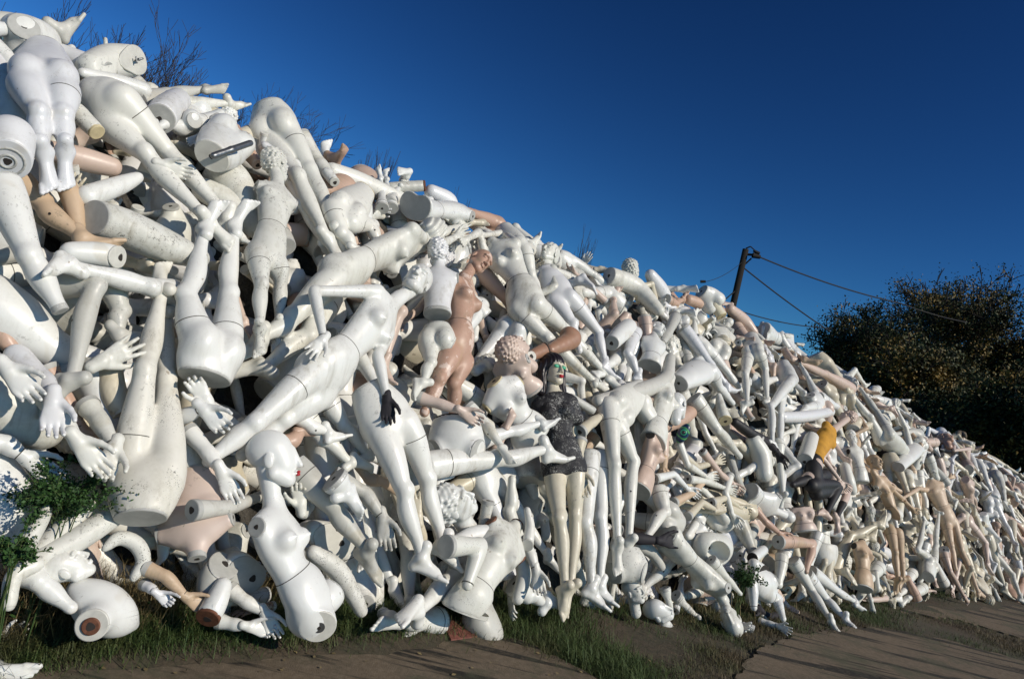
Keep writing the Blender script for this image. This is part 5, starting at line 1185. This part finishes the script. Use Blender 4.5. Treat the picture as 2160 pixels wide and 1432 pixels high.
GR = [((-60, 1150), (120, 1190), (330, 1190), (640, 1260), (780, 1200), (1050, 1200), (1250, 1180), (1500, 1200), (1700, 1210), (1880, 1200), (2200, 1200), (2200, 1225), (2000, 1265), (1880, 1290), (1850, 1320), (1700, 1328), (1620, 1345),
       (1560, 1400), (1540, 1470), (1300, 1470), (1240, 1425), (1180, 1392), (1100, 1352), (1010, 1335), (850, 1340), (640, 1362), (420, 1372), (200, 1392), (0, 1418), (-60, 1425)),
      ((1840, 1290), (1990, 1300), (2160, 1340), (2300, 1380), (2300, 1440), (2140, 1385), (1990, 1345), (1850, 1318))]
def pix_to_ground(x, y):
    d = _F + (x[:, None]-1080)/FPX*CR + (716-y[:, None])/FPX*CU; s = -CAM[2]/d[:, 2]; return CAM+d*s[:, None]
VV, QQ, TT, n0 = [], [], [], 0
for k, poly in enumerate(GR):
    xs = rg.uniform(-80, 2300, 420000); ys = rg.uniform(1150, 1475, 420000)
    xo, yo = xs.copy(), ys.copy(); xs = xs+rg.normal(0, 14, len(xs)); ys = ys+np.abs(rg.normal(0, 6, len(ys)))*rg.choice([-1, 2.2], len(ys))
    m_ = in_poly(xo, yo, poly); p = pix_to_ground(xs[m_], ys[m_])
    cl = nz(p[:, 0], p[:, 1], 2.3, 1)+nz(p[:, 0]+3, p[:, 1], 5.1, .7)+rg.normal(0, .45, len(p)); p = p[cl+.7*(p[:, 0] < .4) > -.15]
    p = p[rg.permutation(len(p))[:120000 if k == 0 else 20000]]
    p[:, 2] = gz(p[:, 0], p[:, 1])-.004; V, Q, T = blades(p, (.06+.07*(rg.uniform(size=len(p)) < .25)*(p[:, 0] < 1.2)[:])[:, None] if k == 0 else .05, .0019, 1.3); VV.append(V); QQ.append(Q+n0); TT.append(T+n0); n0 += len(V)
tag(mesh_qt('grass', np.concatenate(VV), np.concatenate(QQ), np.concatenate(TT), M['grass']), 'short green grass and moss along the foot of the heap', 'grass', kind='stuff')
# dry stalks among the lowest pieces
xs = rg.uniform(0, 2100, 60000); ys = rg.uniform(1080, 1390, 60000)
m_ = in_poly(xs, ys, ((0, 1120), (250, 1080), (560, 1200), (780, 1260), (640, 1330), (420, 1362), (0, 1405))) | (in_poly(xs, ys, ((1250, 1190), (1400, 1180), (1800, 1220), (1780, 1290), (1500, 1340), (1250, 1300))) & (rg.uniform(size=len(xs)) < .25))
p = pix_to_ground(xs[m_], ys[m_])[:9000]; p[:, 2] = gz(p[:, 0], p[:, 1]); V, Q, T = blades(p, .27, .0017, 1.5)
tag(mesh_qt('dry_stalks', V, Q, T, M['straw']), 'thin dry stalks tangled round the lowest white pieces', 'dry stalks', kind='stuff')
# creeping ivy leaves, litter
xs = rg.uniform(0, 2150, 60000); ys = rg.uniform(1100, 1432, 60000)
m_ = in_poly(xs, ys, ((0, 1130), (150, 1110), (350, 1200), (560, 1290), (380, 1340), (0, 1385)))
p = pix_to_ground(xs[m_], ys[m_])[:7000]; p[:, 2] = gz(p[:, 0], p[:, 1])+rg.uniform(.0, .09, len(p))
def leaves(p, size, flat_=.5):
    n = len(p); nn = rg.normal(size=(n, 3)); nn[:, 2] += 1.0*flat_*2; nn /= np.linalg.norm(nn, axis=1)[:, None]
    a = np.cross(nn, rg.normal(size=(n, 3))); a /= np.linalg.norm(a, axis=1)[:, None]; b = np.cross(nn, a); s = (size*rg.uniform(.6, 1.3, n))[:, None]
    V = np.stack([p-a*s, p-b*s*.62+nn*s*.1, p+a*s, p+b*s*.62+nn*s*.1], 1).reshape(-1, 3); Q = np.arange(n*4).reshape(n, 4); return V, Q
V, Q = leaves(p, .014)
tag(mesh_qt('ground_ivy', V, Q, np.zeros((0, 3), int), M['ivy']), 'low green ivy leaves creeping over the lower left soil', 'ground ivy', kind='stuff')
xs = rg.uniform(0, 2150, 3000); ys = rg.uniform(1200, 1432, 3000); p = pix_to_ground(xs, ys); p = p[(np.abs(p) < 20).all(1)]; t_, w__ = tw(p); p = p[w__ < .2][:130]; p[:, 2] = .019; V, Q = leaves(p, .012, 3)
tag(mesh_qt('leaf_litter', V, Q, np.zeros((0, 3), int), M['straw']), 'small fallen brown leaves scattered over the paving', 'leaf litter', kind='stuff')
def segs_mesh(segs, K=4):
    A = np.array([s[0] for s in segs]); B = np.array([s[1] for s in segs]); ra = np.array([s[2] for s in segs])[:, None]; rb = np.array([s[3] for s in segs])[:, None]
    d = B-A; d /= np.linalg.norm(d, axis=1)[:, None]+1e-9; u = np.cross(d, [.31, .2, .93]); u /= np.linalg.norm(u, axis=1)[:, None]; v = np.cross(d, u); V = []
    for e, rr in ((A, ra), (B, rb)):
        for k in range(K): a = 2*math.pi*k/K; V.append(e+(math.cos(a)*u+math.sin(a)*v)*rr)
    V = np.stack(V, 1).reshape(-1, 3); n = len(A); i = np.arange(n)[:, None]*2*K
    Q = np.concatenate([i+np.array([[k, (k+1) % K, K+(k+1) % K, K+k]]) for k in range(K)]); return V, Q
def weed(x, y, d, rad, n, label, size=.016):
    c = P(x, y, d); base = c.copy(); base[2] = 0.0; base[:2] += (CAM[:2]-c[:2])*.0
    root = bpy.data.objects.new('weed_bush', None); COL.objects.link(root); root.location = base; tag(root, label, 'plant')
    root['_o'] = [float(v) for v in base]; segs = []; pts = []
    for i in range(34):          # arching stems that fork, leaves crowding their outer halves
        a = rg.uniform(0, 2*np.pi); d_ = nrm(np.array([math.cos(a)*.55, math.sin(a)*.55, rg.uniform(.5, 1.2)])); q = c+np.array([0, 0, -rad*.9])+rg.normal(0, rad*.18, 3); L = rad*rg.uniform(1.0, 2.3)
        for k in range(7):
            q2 = q+d_*L/7; segs.append((q, q2, .0022, .0018)); d_ = nrm(d_+rg.normal(0, .22, 3)+np.array([0, 0, -.10])); q = q2
            if k > 1: m_ = int(n/34/5*rg.uniform(.2, 1.8)); pts.append(q+rg.normal(0, rad*.12, (m_, 3)))
    segs += [(base+rg.normal(0, .015, 3)*np.array([1, 1, 0]), c+np.array([0, 0, -rad*.8])+rg.normal(0, rad*.2, 3), .003, .002) for _ in range(7)]
    p = np.concatenate(pts); p[:, 2] = np.maximum(p[:, 2], .02); V, Q = leaves(p, size)
    mesh_qt('leaves', V-base, Q, np.zeros((0, 3), int), M['ivy'], parent=root)
    V, Q = segs_mesh(segs, 4); obj('stems', V, Q, M['grass'], root)
weed(140, 1030, .32, .115, 5200, 'dense dark green leafy weed growing out of the heap at lower left', .008)
weed(35, 1155, .4, .06, 900, 'small green weed clump left below the dense leafy weed', .009)
weed(1572, 1212, .46, .09, 1300, 'small dark leafy weed growing beside the open shell', .012)
# trees
def branch_tree(base, H, spread, seed, depth=5, thick=.09, lean=(0, 0)):
    r = np.random.RandomState(seed); segs = []; tips = []
    def grow(p, d, L, rad, lv):
        n = 3; 
        for i in range(n):
            d2 = nrm(d+r.normal(0, .10, 3)+np.array([0, 0, .05])); q = p+d2*L/n; segs.append((p, q, rad*(1-.25*i/n), rad*(1-.25*(i+1)/n))); p, d = q, d2
            if lv > 0 and (i > 0 or lv < depth) and r.rand() < .8:
                side = nrm(d+r.normal(0, spread, 3)); grow(p, side, L*r.uniform(.45, .7), rad*.5, lv-1)
        if lv > 0:
            for _ in range(2): grow(p, nrm(d+r.normal(0, spread*.7, 3)), L*r.uniform(.6, .8), rad*.62, lv-1)
        else: tips.append(p)
    grow(np.array(base, float), nrm(np.array([lean[0], lean[1], 1.0])), H*.34, thick, depth)
    return segs, np.array(tips)
def at(x, y, dist): return CAM+ray(x, y)*dist
def tree(px, py_top, dist, label, seed, spread=.5, depth=5, thick=.09, leaf=0, leafr=.5, size=.05, group=None, mat='leafdark', wide=None):
    top = at(px, py_top, dist); base = np.array([top[0], top[1], -.3]); H = top[2]+.3
    segs, tips = branch_tree(base, H, spread, seed, depth, thick); 
    mx = max(s[1][2] for s in segs); k = H/(mx+.3)
    f = np.array([k if wide is None else wide, k if wide is None else wide, k])
    segs = [(base+(a-base)*f, base+(b-base)*f, ra, rb) for a, b, ra, rb in segs]; tips = base+(tips-base)*f
    root = bpy.data.objects.new('tree', None); COL.objects.link(root); root.location = base; root['_o'] = [float(v) for v in base]; tag(root, label, 'tree', group)
    segs = [(a, b, max(ra, .006*dist/11), max(rb, .004*dist/11)) if leaf else (a, b, max(ra*.45, .0024), max(rb*.45, .002)) for a, b, ra, rb in segs]
    big = [s for s in segs if s[2] > .035]; small = [s for s in segs if s[2] <= .035]
    V, Q = segs_mesh(big or segs, 6); obj('trunk', V, Q, M['pole'] if leaf else M['wood'], root)
    if small: V, Q = segs_mesh(small, 3); obj('twigs', V, Q, M['pole'] if leaf else M['twig'], root, smooth=False)
    if leaf:
        leaf = int(leaf*2.2)
        ww_ = rg.uniform(.25, 1.0, len(tips))**2; c = tips[rg.choice(len(tips), leaf, p=ww_/ww_.sum())]+rg.normal(0, leafr*.16, (leaf, 3))*np.array([1, 1, .8]); c = c[c[:, 2] > 0]
        V, Q = leaves(c, size*.50, .2); mesh_qt('crown', V-base, Q, np.zeros((0, 3), int), M[mat], parent=root)
    return root
g_ = 'bare trees behind the ridge'
tree(345, 5, 11, 'tall bare tree behind the ridge beside the bolted torso', 3, .32, 6, .05, group=g_)
tree(300, 60, 12, 'bare tree behind the ridge, leftmost and slightly lower', 21, .35, 5, .04, group=g_)
tree(395, 70, 12, 'bare dark tree behind the ridge over the reaching thin legs', 8, .3, 6, .05, group=g_)
tree(500, 105, 13, 'bare twiggy tree behind the ridge left of the leaning legs', 13, .4, 6, .045, group=g_)
tree(785, 305, 16, 'small bare tree top beside the upright rabbit ear feet', 5, .35, 5, .05, wide=.28, group=g_)
tree(1245, 470, 19, 'faint bare tree top right of the middle ridge', 9, .4, 5, .05, wide=.28, group=g_)
tree(1022, 405, 17, 'tiny bare tree top over the middle ridge', 19, .35, 5, .04, wide=.28, group=g_)
g_ = 'dark autumn trees on the right'
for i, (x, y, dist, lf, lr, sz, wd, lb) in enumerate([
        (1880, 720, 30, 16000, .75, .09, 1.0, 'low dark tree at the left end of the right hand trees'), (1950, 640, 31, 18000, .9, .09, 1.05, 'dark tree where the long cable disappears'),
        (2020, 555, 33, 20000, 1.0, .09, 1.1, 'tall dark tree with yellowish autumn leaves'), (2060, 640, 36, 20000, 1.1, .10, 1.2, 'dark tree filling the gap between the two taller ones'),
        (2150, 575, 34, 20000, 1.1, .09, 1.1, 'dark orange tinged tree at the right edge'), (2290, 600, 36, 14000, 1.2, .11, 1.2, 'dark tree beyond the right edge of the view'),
        (1835, 790, 27, 9000, .6, .08, .8, 'lowest twiggy dark bush beside the far ridge'), (1990, 730, 27, 22000, 1.2, .10, 1.2, 'dark thick tree standing in front behind the pinkish thigh'), (2110, 760, 25, 24000, 1.3, .10, 1.3, 'black thicket above the far low end of the heap')]):
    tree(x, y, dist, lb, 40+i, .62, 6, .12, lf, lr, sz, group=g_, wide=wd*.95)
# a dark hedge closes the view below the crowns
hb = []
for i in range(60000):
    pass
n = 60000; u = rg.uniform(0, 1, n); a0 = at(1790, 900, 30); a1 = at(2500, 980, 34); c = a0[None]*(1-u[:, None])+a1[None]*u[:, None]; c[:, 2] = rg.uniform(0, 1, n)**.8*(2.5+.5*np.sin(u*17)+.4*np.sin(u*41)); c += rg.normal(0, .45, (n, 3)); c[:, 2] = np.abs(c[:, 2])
V, Q = leaves(c, .06, .2); tag(mesh_qt('hedge', V, Q, np.zeros((0, 3), int), M['leafdark']), 'long dark hedge under the right hand trees', 'hedge', kind='stuff')
# utility pole with cables
def cable(ob, p, q, sag, r_, n=24):
    t = np.linspace(0, 1, n)[:, None]; pts = p*(1-t)+q*t; pts[:, 2] -= sag*4*(t*(1-t))[:, 0]
    V, Q = segs_mesh([(pts[i], pts[i+1], r_, r_) for i in range(n-1)], 5); return obj('cable', V, Q, M['wire'], ob)
D = 19.0; tp = at(1573, 526, D); b0 = at(1547, 640, D); ax0 = nrm(tp-b0); base = tp-ax0*(tp[2]/ax0[2])
K = 14; V = []; 
for p_, r_ in ((base, .10), (tp, .075)):
    for k in range(K): V.append(p_+r_*(math.cos(2*math.pi*k/K)*np.array([1, 0, 0])+math.sin(2*math.pi*k/K)*np.array([0, 1, 0])))
PO = bpy.data.objects.new('utility_pole', None); COL.objects.link(PO); PO.location = base; PO['_o'] = [float(v) for v in base]; tag(PO, 'dark wooden utility pole leaning behind the ridge with cables', 'utility pole')
obj('pole', V, [tuple(range(K))[::-1], tuple(range(K, 2*K))]+[(k, (k+1) % K, K+(k+1) % K, K+k) for k in range(K)], M['pole'], PO)
fit = at(1592, 538, D); V, Q = segs_mesh([(tp-ax0*.12, fit, .03, .03), (fit-np.array([.05, 0, .02]), fit+np.array([.14, 0, -.02]), .07, .05), (fit+np.array([-.05, 0, .10]), fit+np.array([.1, 0, .05]), .035, .05), (tp-ax0*.45, at(1585, 545, D), .02, .02)], 8)
obj('bracket', V, Q, M['wire'], PO)
V, Q = segs_mesh([(tp+ax0*0.02, at(1583, 520, D), .02, .015), (at(1583, 520, D), at(1592, 528, D), .015, .015)], 5); obj('top_fitting', V, Q, M['wire'], PO)
cable(PO, fit, at(1900, 640, 24), .10, .019); cable(PO, at(1900, 640, 24), at(2040, 680, 28), .05, .017); cable(PO, tp-ax0*.42, at(1752, 700, 22), .04, .018)
cable(PO, at(1548, 652, D), at(1752, 692, 24), .1, .014); cable(PO, tp-ax0*1.0, at(1520, 640, D-.5), 0, .016); cable(PO, tp-ax0*.3, at(1483, 595, D-2), .1, .006)
iv = at(1483, 594, D-2); V, Q = segs_mesh([(iv-CR*.055, iv+CR*.055, .035, .03)], 8); tag(obj('insulator', V, Q, M['wire'], PO))
for x, y, nm in ((622, 240, 'l'), (1411, 347, 'r')):
    pass
HEROP = [(h[3], h[4]) for h in HERO]
t = -4.6
while t < 19:
    for layer, (dep, rate) in enumerate(((-.32, 9 if t < 9 else 6), (-.18, 11 if t < 9 else 9))):
        for _ in range(int(rate*.35*3.3/ .9)):
            scatter(t+rs.uniform(0, .35), rs.uniform(.02, 1.08), dep+rs.uniform(-.05, .05), .74 if t < 5 else .68, .96 if t < 5 else .92)
    for _ in range(int((7 if t < 2 else 9)*.35*3.3/.9)):
        scatter(t+rs.uniform(0, .35), rs.uniform(.0, 1.05)**(1 if t < 2 else 1.15), rs.uniform(-.11, -.03), .55 if t > 2 else .7, .85, ('mannequin arm', 'mannequin leg', 'mannequin hand', 'mannequin head', 'mannequin legs'))
    t += .35
def shown(c):
    x, y = proj(c); return -260 < x < 2420 and -260 < y < 1700
KEEP = [(808, 345, 42), (455, 180, 40), (505, 205, 40), (140, 40, 40), (190, 95, 40), (290, 110, 50), (1450, 600, 35), (1330, 535, 35), (140, 1300, 90), (60, 1350, 80), (280, 1290, 90), (420, 1330, 60)]
used = set(); count = {}
FOBJ = []
for pr, c, X, Y, Z, sc, dep in FILL:
    if not shown(c): continue
    sx, sy = proj(c)
    if any(abs(sx-kx) < kr and abs(sy-ky) < kr for kx, ky, kr in KEEP): continue
    if pr[1] == 'mannequin' and float(tw(c)[1]) > 1.45 and abs(Z[2]) > .3: continue
    if count.get(pr[1], 0) >= 420: continue
    count[pr[1]] = count.get(pr[1], 0)+1
    dist = np.linalg.norm(c-CAM); small = dist > 13
    o = pr[0] if id(pr) not in used else copy_thing(pr[0], small); used.add(id(pr))
    m_ = Matrix(((X[0], Y[0], Z[0], 0), (X[1], Y[1], Z[1], 0), (X[2], Y[2], Z[2], 0), (0, 0, 0, 1)))
    o.matrix_world = Matrix.Translation(Vector(c)) @ m_ @ Matrix.Scale(sc, 4)
    tt = float(tw(c)[0]); warm = min(1, max(0, (tt-2.5)/6))*(1.25-min(1, c[2]/2.2)*.7)  # far, low pieces lean cream, partly painting in the warm light there
    nm = rs.choices(MATS, [q[1]*(1+(2.4 if q[0] == 'cream' else .9)*warm if q[0] in ('cream', 'pink', 'beige', 'tan') else (1-.5*warm if q[0] in ('white', 'cool') else 1)) for q in MATS])[0]; set_mat(o, M[nm[0]])
    FOBJ.append([o, pr, nm[2], c, Z])
for q in PROTO:
    if id(q) not in used:
        for ch in list(q[0].children):
            for c2 in list(ch.children): bpy.data.objects.remove(c2)
            bpy.data.objects.remove(ch)
        bpy.data.objects.remove(q[0])
print('FILL', len(FOBJ), count)
# ---------------------------------------------------------------- which repeats show, and a label for each of them
bpy.context.view_layer.update()
_vc = {}
def samp(me):
    if me.name not in _vc:
        n = len(me.vertices); a = np.empty(n*3, np.float32); me.vertices.foreach_get('co', a); a = a.reshape(-1, 3)
        _vc[me.name] = a[np.linspace(0, n-1, min(n, 420)).astype(int)]
    return _vc[me.name]
def worldv(o):
    mw = np.array(o.matrix_world); v = samp(o.data); return v@mw[:3, :3].T+mw[:3, 3]
CELL = 9.0; GX, GY = int(2160/CELL)+1, int(1432/CELL)+1; ZB = np.full((GX, GY), 1e9)
def cells(p):
    q = p-CAM; z = q@_F; x = 1080+FPX*(q@CR)/z; y = 716-FPX*(q@CU)/z; k = (z > .2) & (x >= 0) & (x < 2160) & (y >= 0) & (y < 1432)
    return (x[k]/CELL).astype(int), (y[k]/CELL).astype(int), z[k]
items = []
for ob in COL.objects:
    if ob.type == 'MESH' and ob.parent is None and ob.name.split('.')[0] not in ('ground', 'mound', 'grass', 'hedge', 'dry_stalks', 'ground_ivy', 'leaf_litter', 'pavement', 'paved_path', 'far_path'):
        c = cells(worldv(ob)); items.append((ob, c))
ZH = np.full((GX, GY), 1e9); heroes = set(x[0].name for x in HERO); fo = set(f[0].name for f in FOBJ); drop = set()
for ob, c in items:
    if ob.name in heroes: np.minimum.at(ZH, (c[0], c[1]), c[2])
for ob, c in items:
    if ob.name in fo:        # a repeat that would hide a piece the photograph shows in front is left out
        hid = (ZH[c[0], c[1]] < 1e8) & (c[2] < ZH[c[0], c[1]]-.02); k = len(set(zip(c[0][hid], c[1][hid])))
        low = ((c[0]*CELL < 360) & (c[1]*CELL > 1285)).any()
        if low or k >= 7 or (k >= 4 and k > .25*len(set(zip(c[0], c[1])))): drop.add(ob.name)
items = [q for q in items if q[0].name not in drop]
for ob, c in items: np.minimum.at(ZB, (c[0], c[1]), c[2])
vis = {}
for ob, c in items: vis[ob.name] = int((c[2] < ZB[c[0], c[1]]+.03).sum())
keep = []
for f in FOBJ:
    if vis.get(f[0].name, 0) <= 1:
        for ch in list(f[0].children):
            for c2 in list(ch.children): bpy.data.objects.remove(c2)
            bpy.data.objects.remove(ch)
        bpy.data.objects.remove(f[0])
    else: keep.append(f)
print('kept', len(keep), 'of', len(FOBJ))
LM = [('the red lipped bald torso', 600, 1150), ('the sequin dress mannequin', 1180, 960), ('the orange shirted mannequin', 1745, 950), ('the flaking tan mannequin', 970, 690), ('the black gloved mannequin', 740, 720), ('the steel barred hips', 460, 310),
      ('the hanging bluish legs', 110, 250), ('the big crossing legs', 330, 330), ('the stained upturned legs', 310, 880), ('the white upturned legs', 440, 650), ('the mildewed child figure', 575, 480), ('the big grey cut face', 865, 437), ('the brown knee', 1200, 717),
      ('the bent over legs', 1320, 960), ('the open torso shell', 1505, 1160), ('the tipped bust', 1040, 1200), ('the utility pole', 1545, 650), ('the pinkish skyline leg', 1745, 790), ('the beige armless mannequin', 1870, 1080), ('the beige headless mannequin', 1990, 1100),
      ('the long haired ridge figure', 2030, 930), ('the bent tan leg', 1690, 1150), ('the peacock mask', 1441, 915), ('the dense leafy weed', 140, 1030), ('the arm cluster', 1500, 1010), ('the pink curly head', 1080, 735), ('the tall seamed legs', 860, 1000), ('the red brown board', 975, 1325),
      ('the dusty curly head', 1330, 562), ('the rabbit ear feet', 808, 350), ('the mossy slope of speckled leg', 300, 500), ('the level glossy leg', 1040, 970), ('the tan crossing leg', 110, 450), ('the strapped white hips', 1655, 800), ('the smooth left thigh', 60, 720), ('the dusty legs', 1850, 880)]
LM[30] = ('the speckled thick thigh', 300, 500)
def rel(x, y, lx, ly):
    dx, dy = x-lx, y-ly; d = math.hypot(dx, dy); near = 'just ' if d < 75 else ''
    a = math.degrees(math.atan2(-dy, dx)) % 360
    return near+['right of', 'up right of', 'above', 'up left of', 'left of', 'down left of', 'below', 'down right of'][int(((a+22.5) % 360)//45)]
def aim(o, Z):
    p = np.array(o.matrix_world.translation); x0, y0 = proj(p); x1, y1 = proj(p-Z*.1); a = math.degrees(math.atan2(-(y1-y0), x1-x0)) % 360
    return ['pointing right', 'pointing up right', 'pointing up', 'pointing up left', 'pointing left', 'pointing down left', 'hanging down', 'pointing down right'][int(((a+22.5) % 360)//45)]
used_l = set(o.get('label') for o in COL.objects if o.get('label') and o not in [f[0] for f in keep])
GRPN = {'mannequin leg': 'loose legs in the heap', 'mannequin legs': 'pairs of legs in the heap', 'mannequin torso': 'torsos in the heap', 'mannequin bust': 'busts in the heap', 'mannequin': 'whole mannequins in the heap', 'mannequin arm': 'loose arms in the heap', 'mannequin hand': 'loose hands in the heap',
        'mannequin head': 'loose heads in the heap', 'mannequin thigh': 'thigh pieces in the heap', 'mannequin hips': 'hip pieces in the heap'}
keep.sort(key=lambda f: np.linalg.norm(f[3]-CAM))
nu = 0
for o, pr, cw, c, Z in keep:
    x, y = proj(c); cat = pr[2]; o['category'] = cat; w_ = pr[3]; dist = np.linalg.norm(c-CAM)
    if dist > 11.5:
        z = 'low at the far heap end' if c[2] < .9 else ('high at the far heap end' if c[2] > 1.7 else 'midway up the far heap end')
        o['label'] = f'{cw} {w_} {z}'; o['group'] = f'{cw} {cat} pieces {z}'; continue
    o['group'] = GRPN[cat]
    xx, yy = min(2150, max(5, x)), min(1425, max(5, y)); L = sorted(LM, key=lambda l: math.hypot(xx-l[1], yy-l[2]))[:6]; done = False
    a = aim(o, Z) if cat not in ('mannequin head', 'mannequin hips', 'mannequin thigh') else ''
    cands = [f'{cw} {w_} {a} {rel(xx, yy, *L[i][1:])} {L[i][0]}' for i in (0, 1, 2)]
    cands += [f'{cw} {w_} {rel(xx, yy, *L[i][1:])} {L[i][0]}, towards {L[j][0]}' for i, j in ((0, 1), (0, 2), (1, 2), (0, 3), (1, 3), (0, 4), (0, 5), (2, 3), (1, 4), (1, 0), (2, 0), (2, 1), (3, 0), (3, 1))]
    for t_ in cands:
        t_ = ' '.join(t_.split())
        if t_ not in used_l and len(t_.split()) <= 16: done = True; break
    used_l.add(t_); o['label'] = t_; nu += not done
print('labels not unique', nu)
for o in list(COL.objects):
    for k in ('_o', '_fig'):
        if k in o: del o[k]
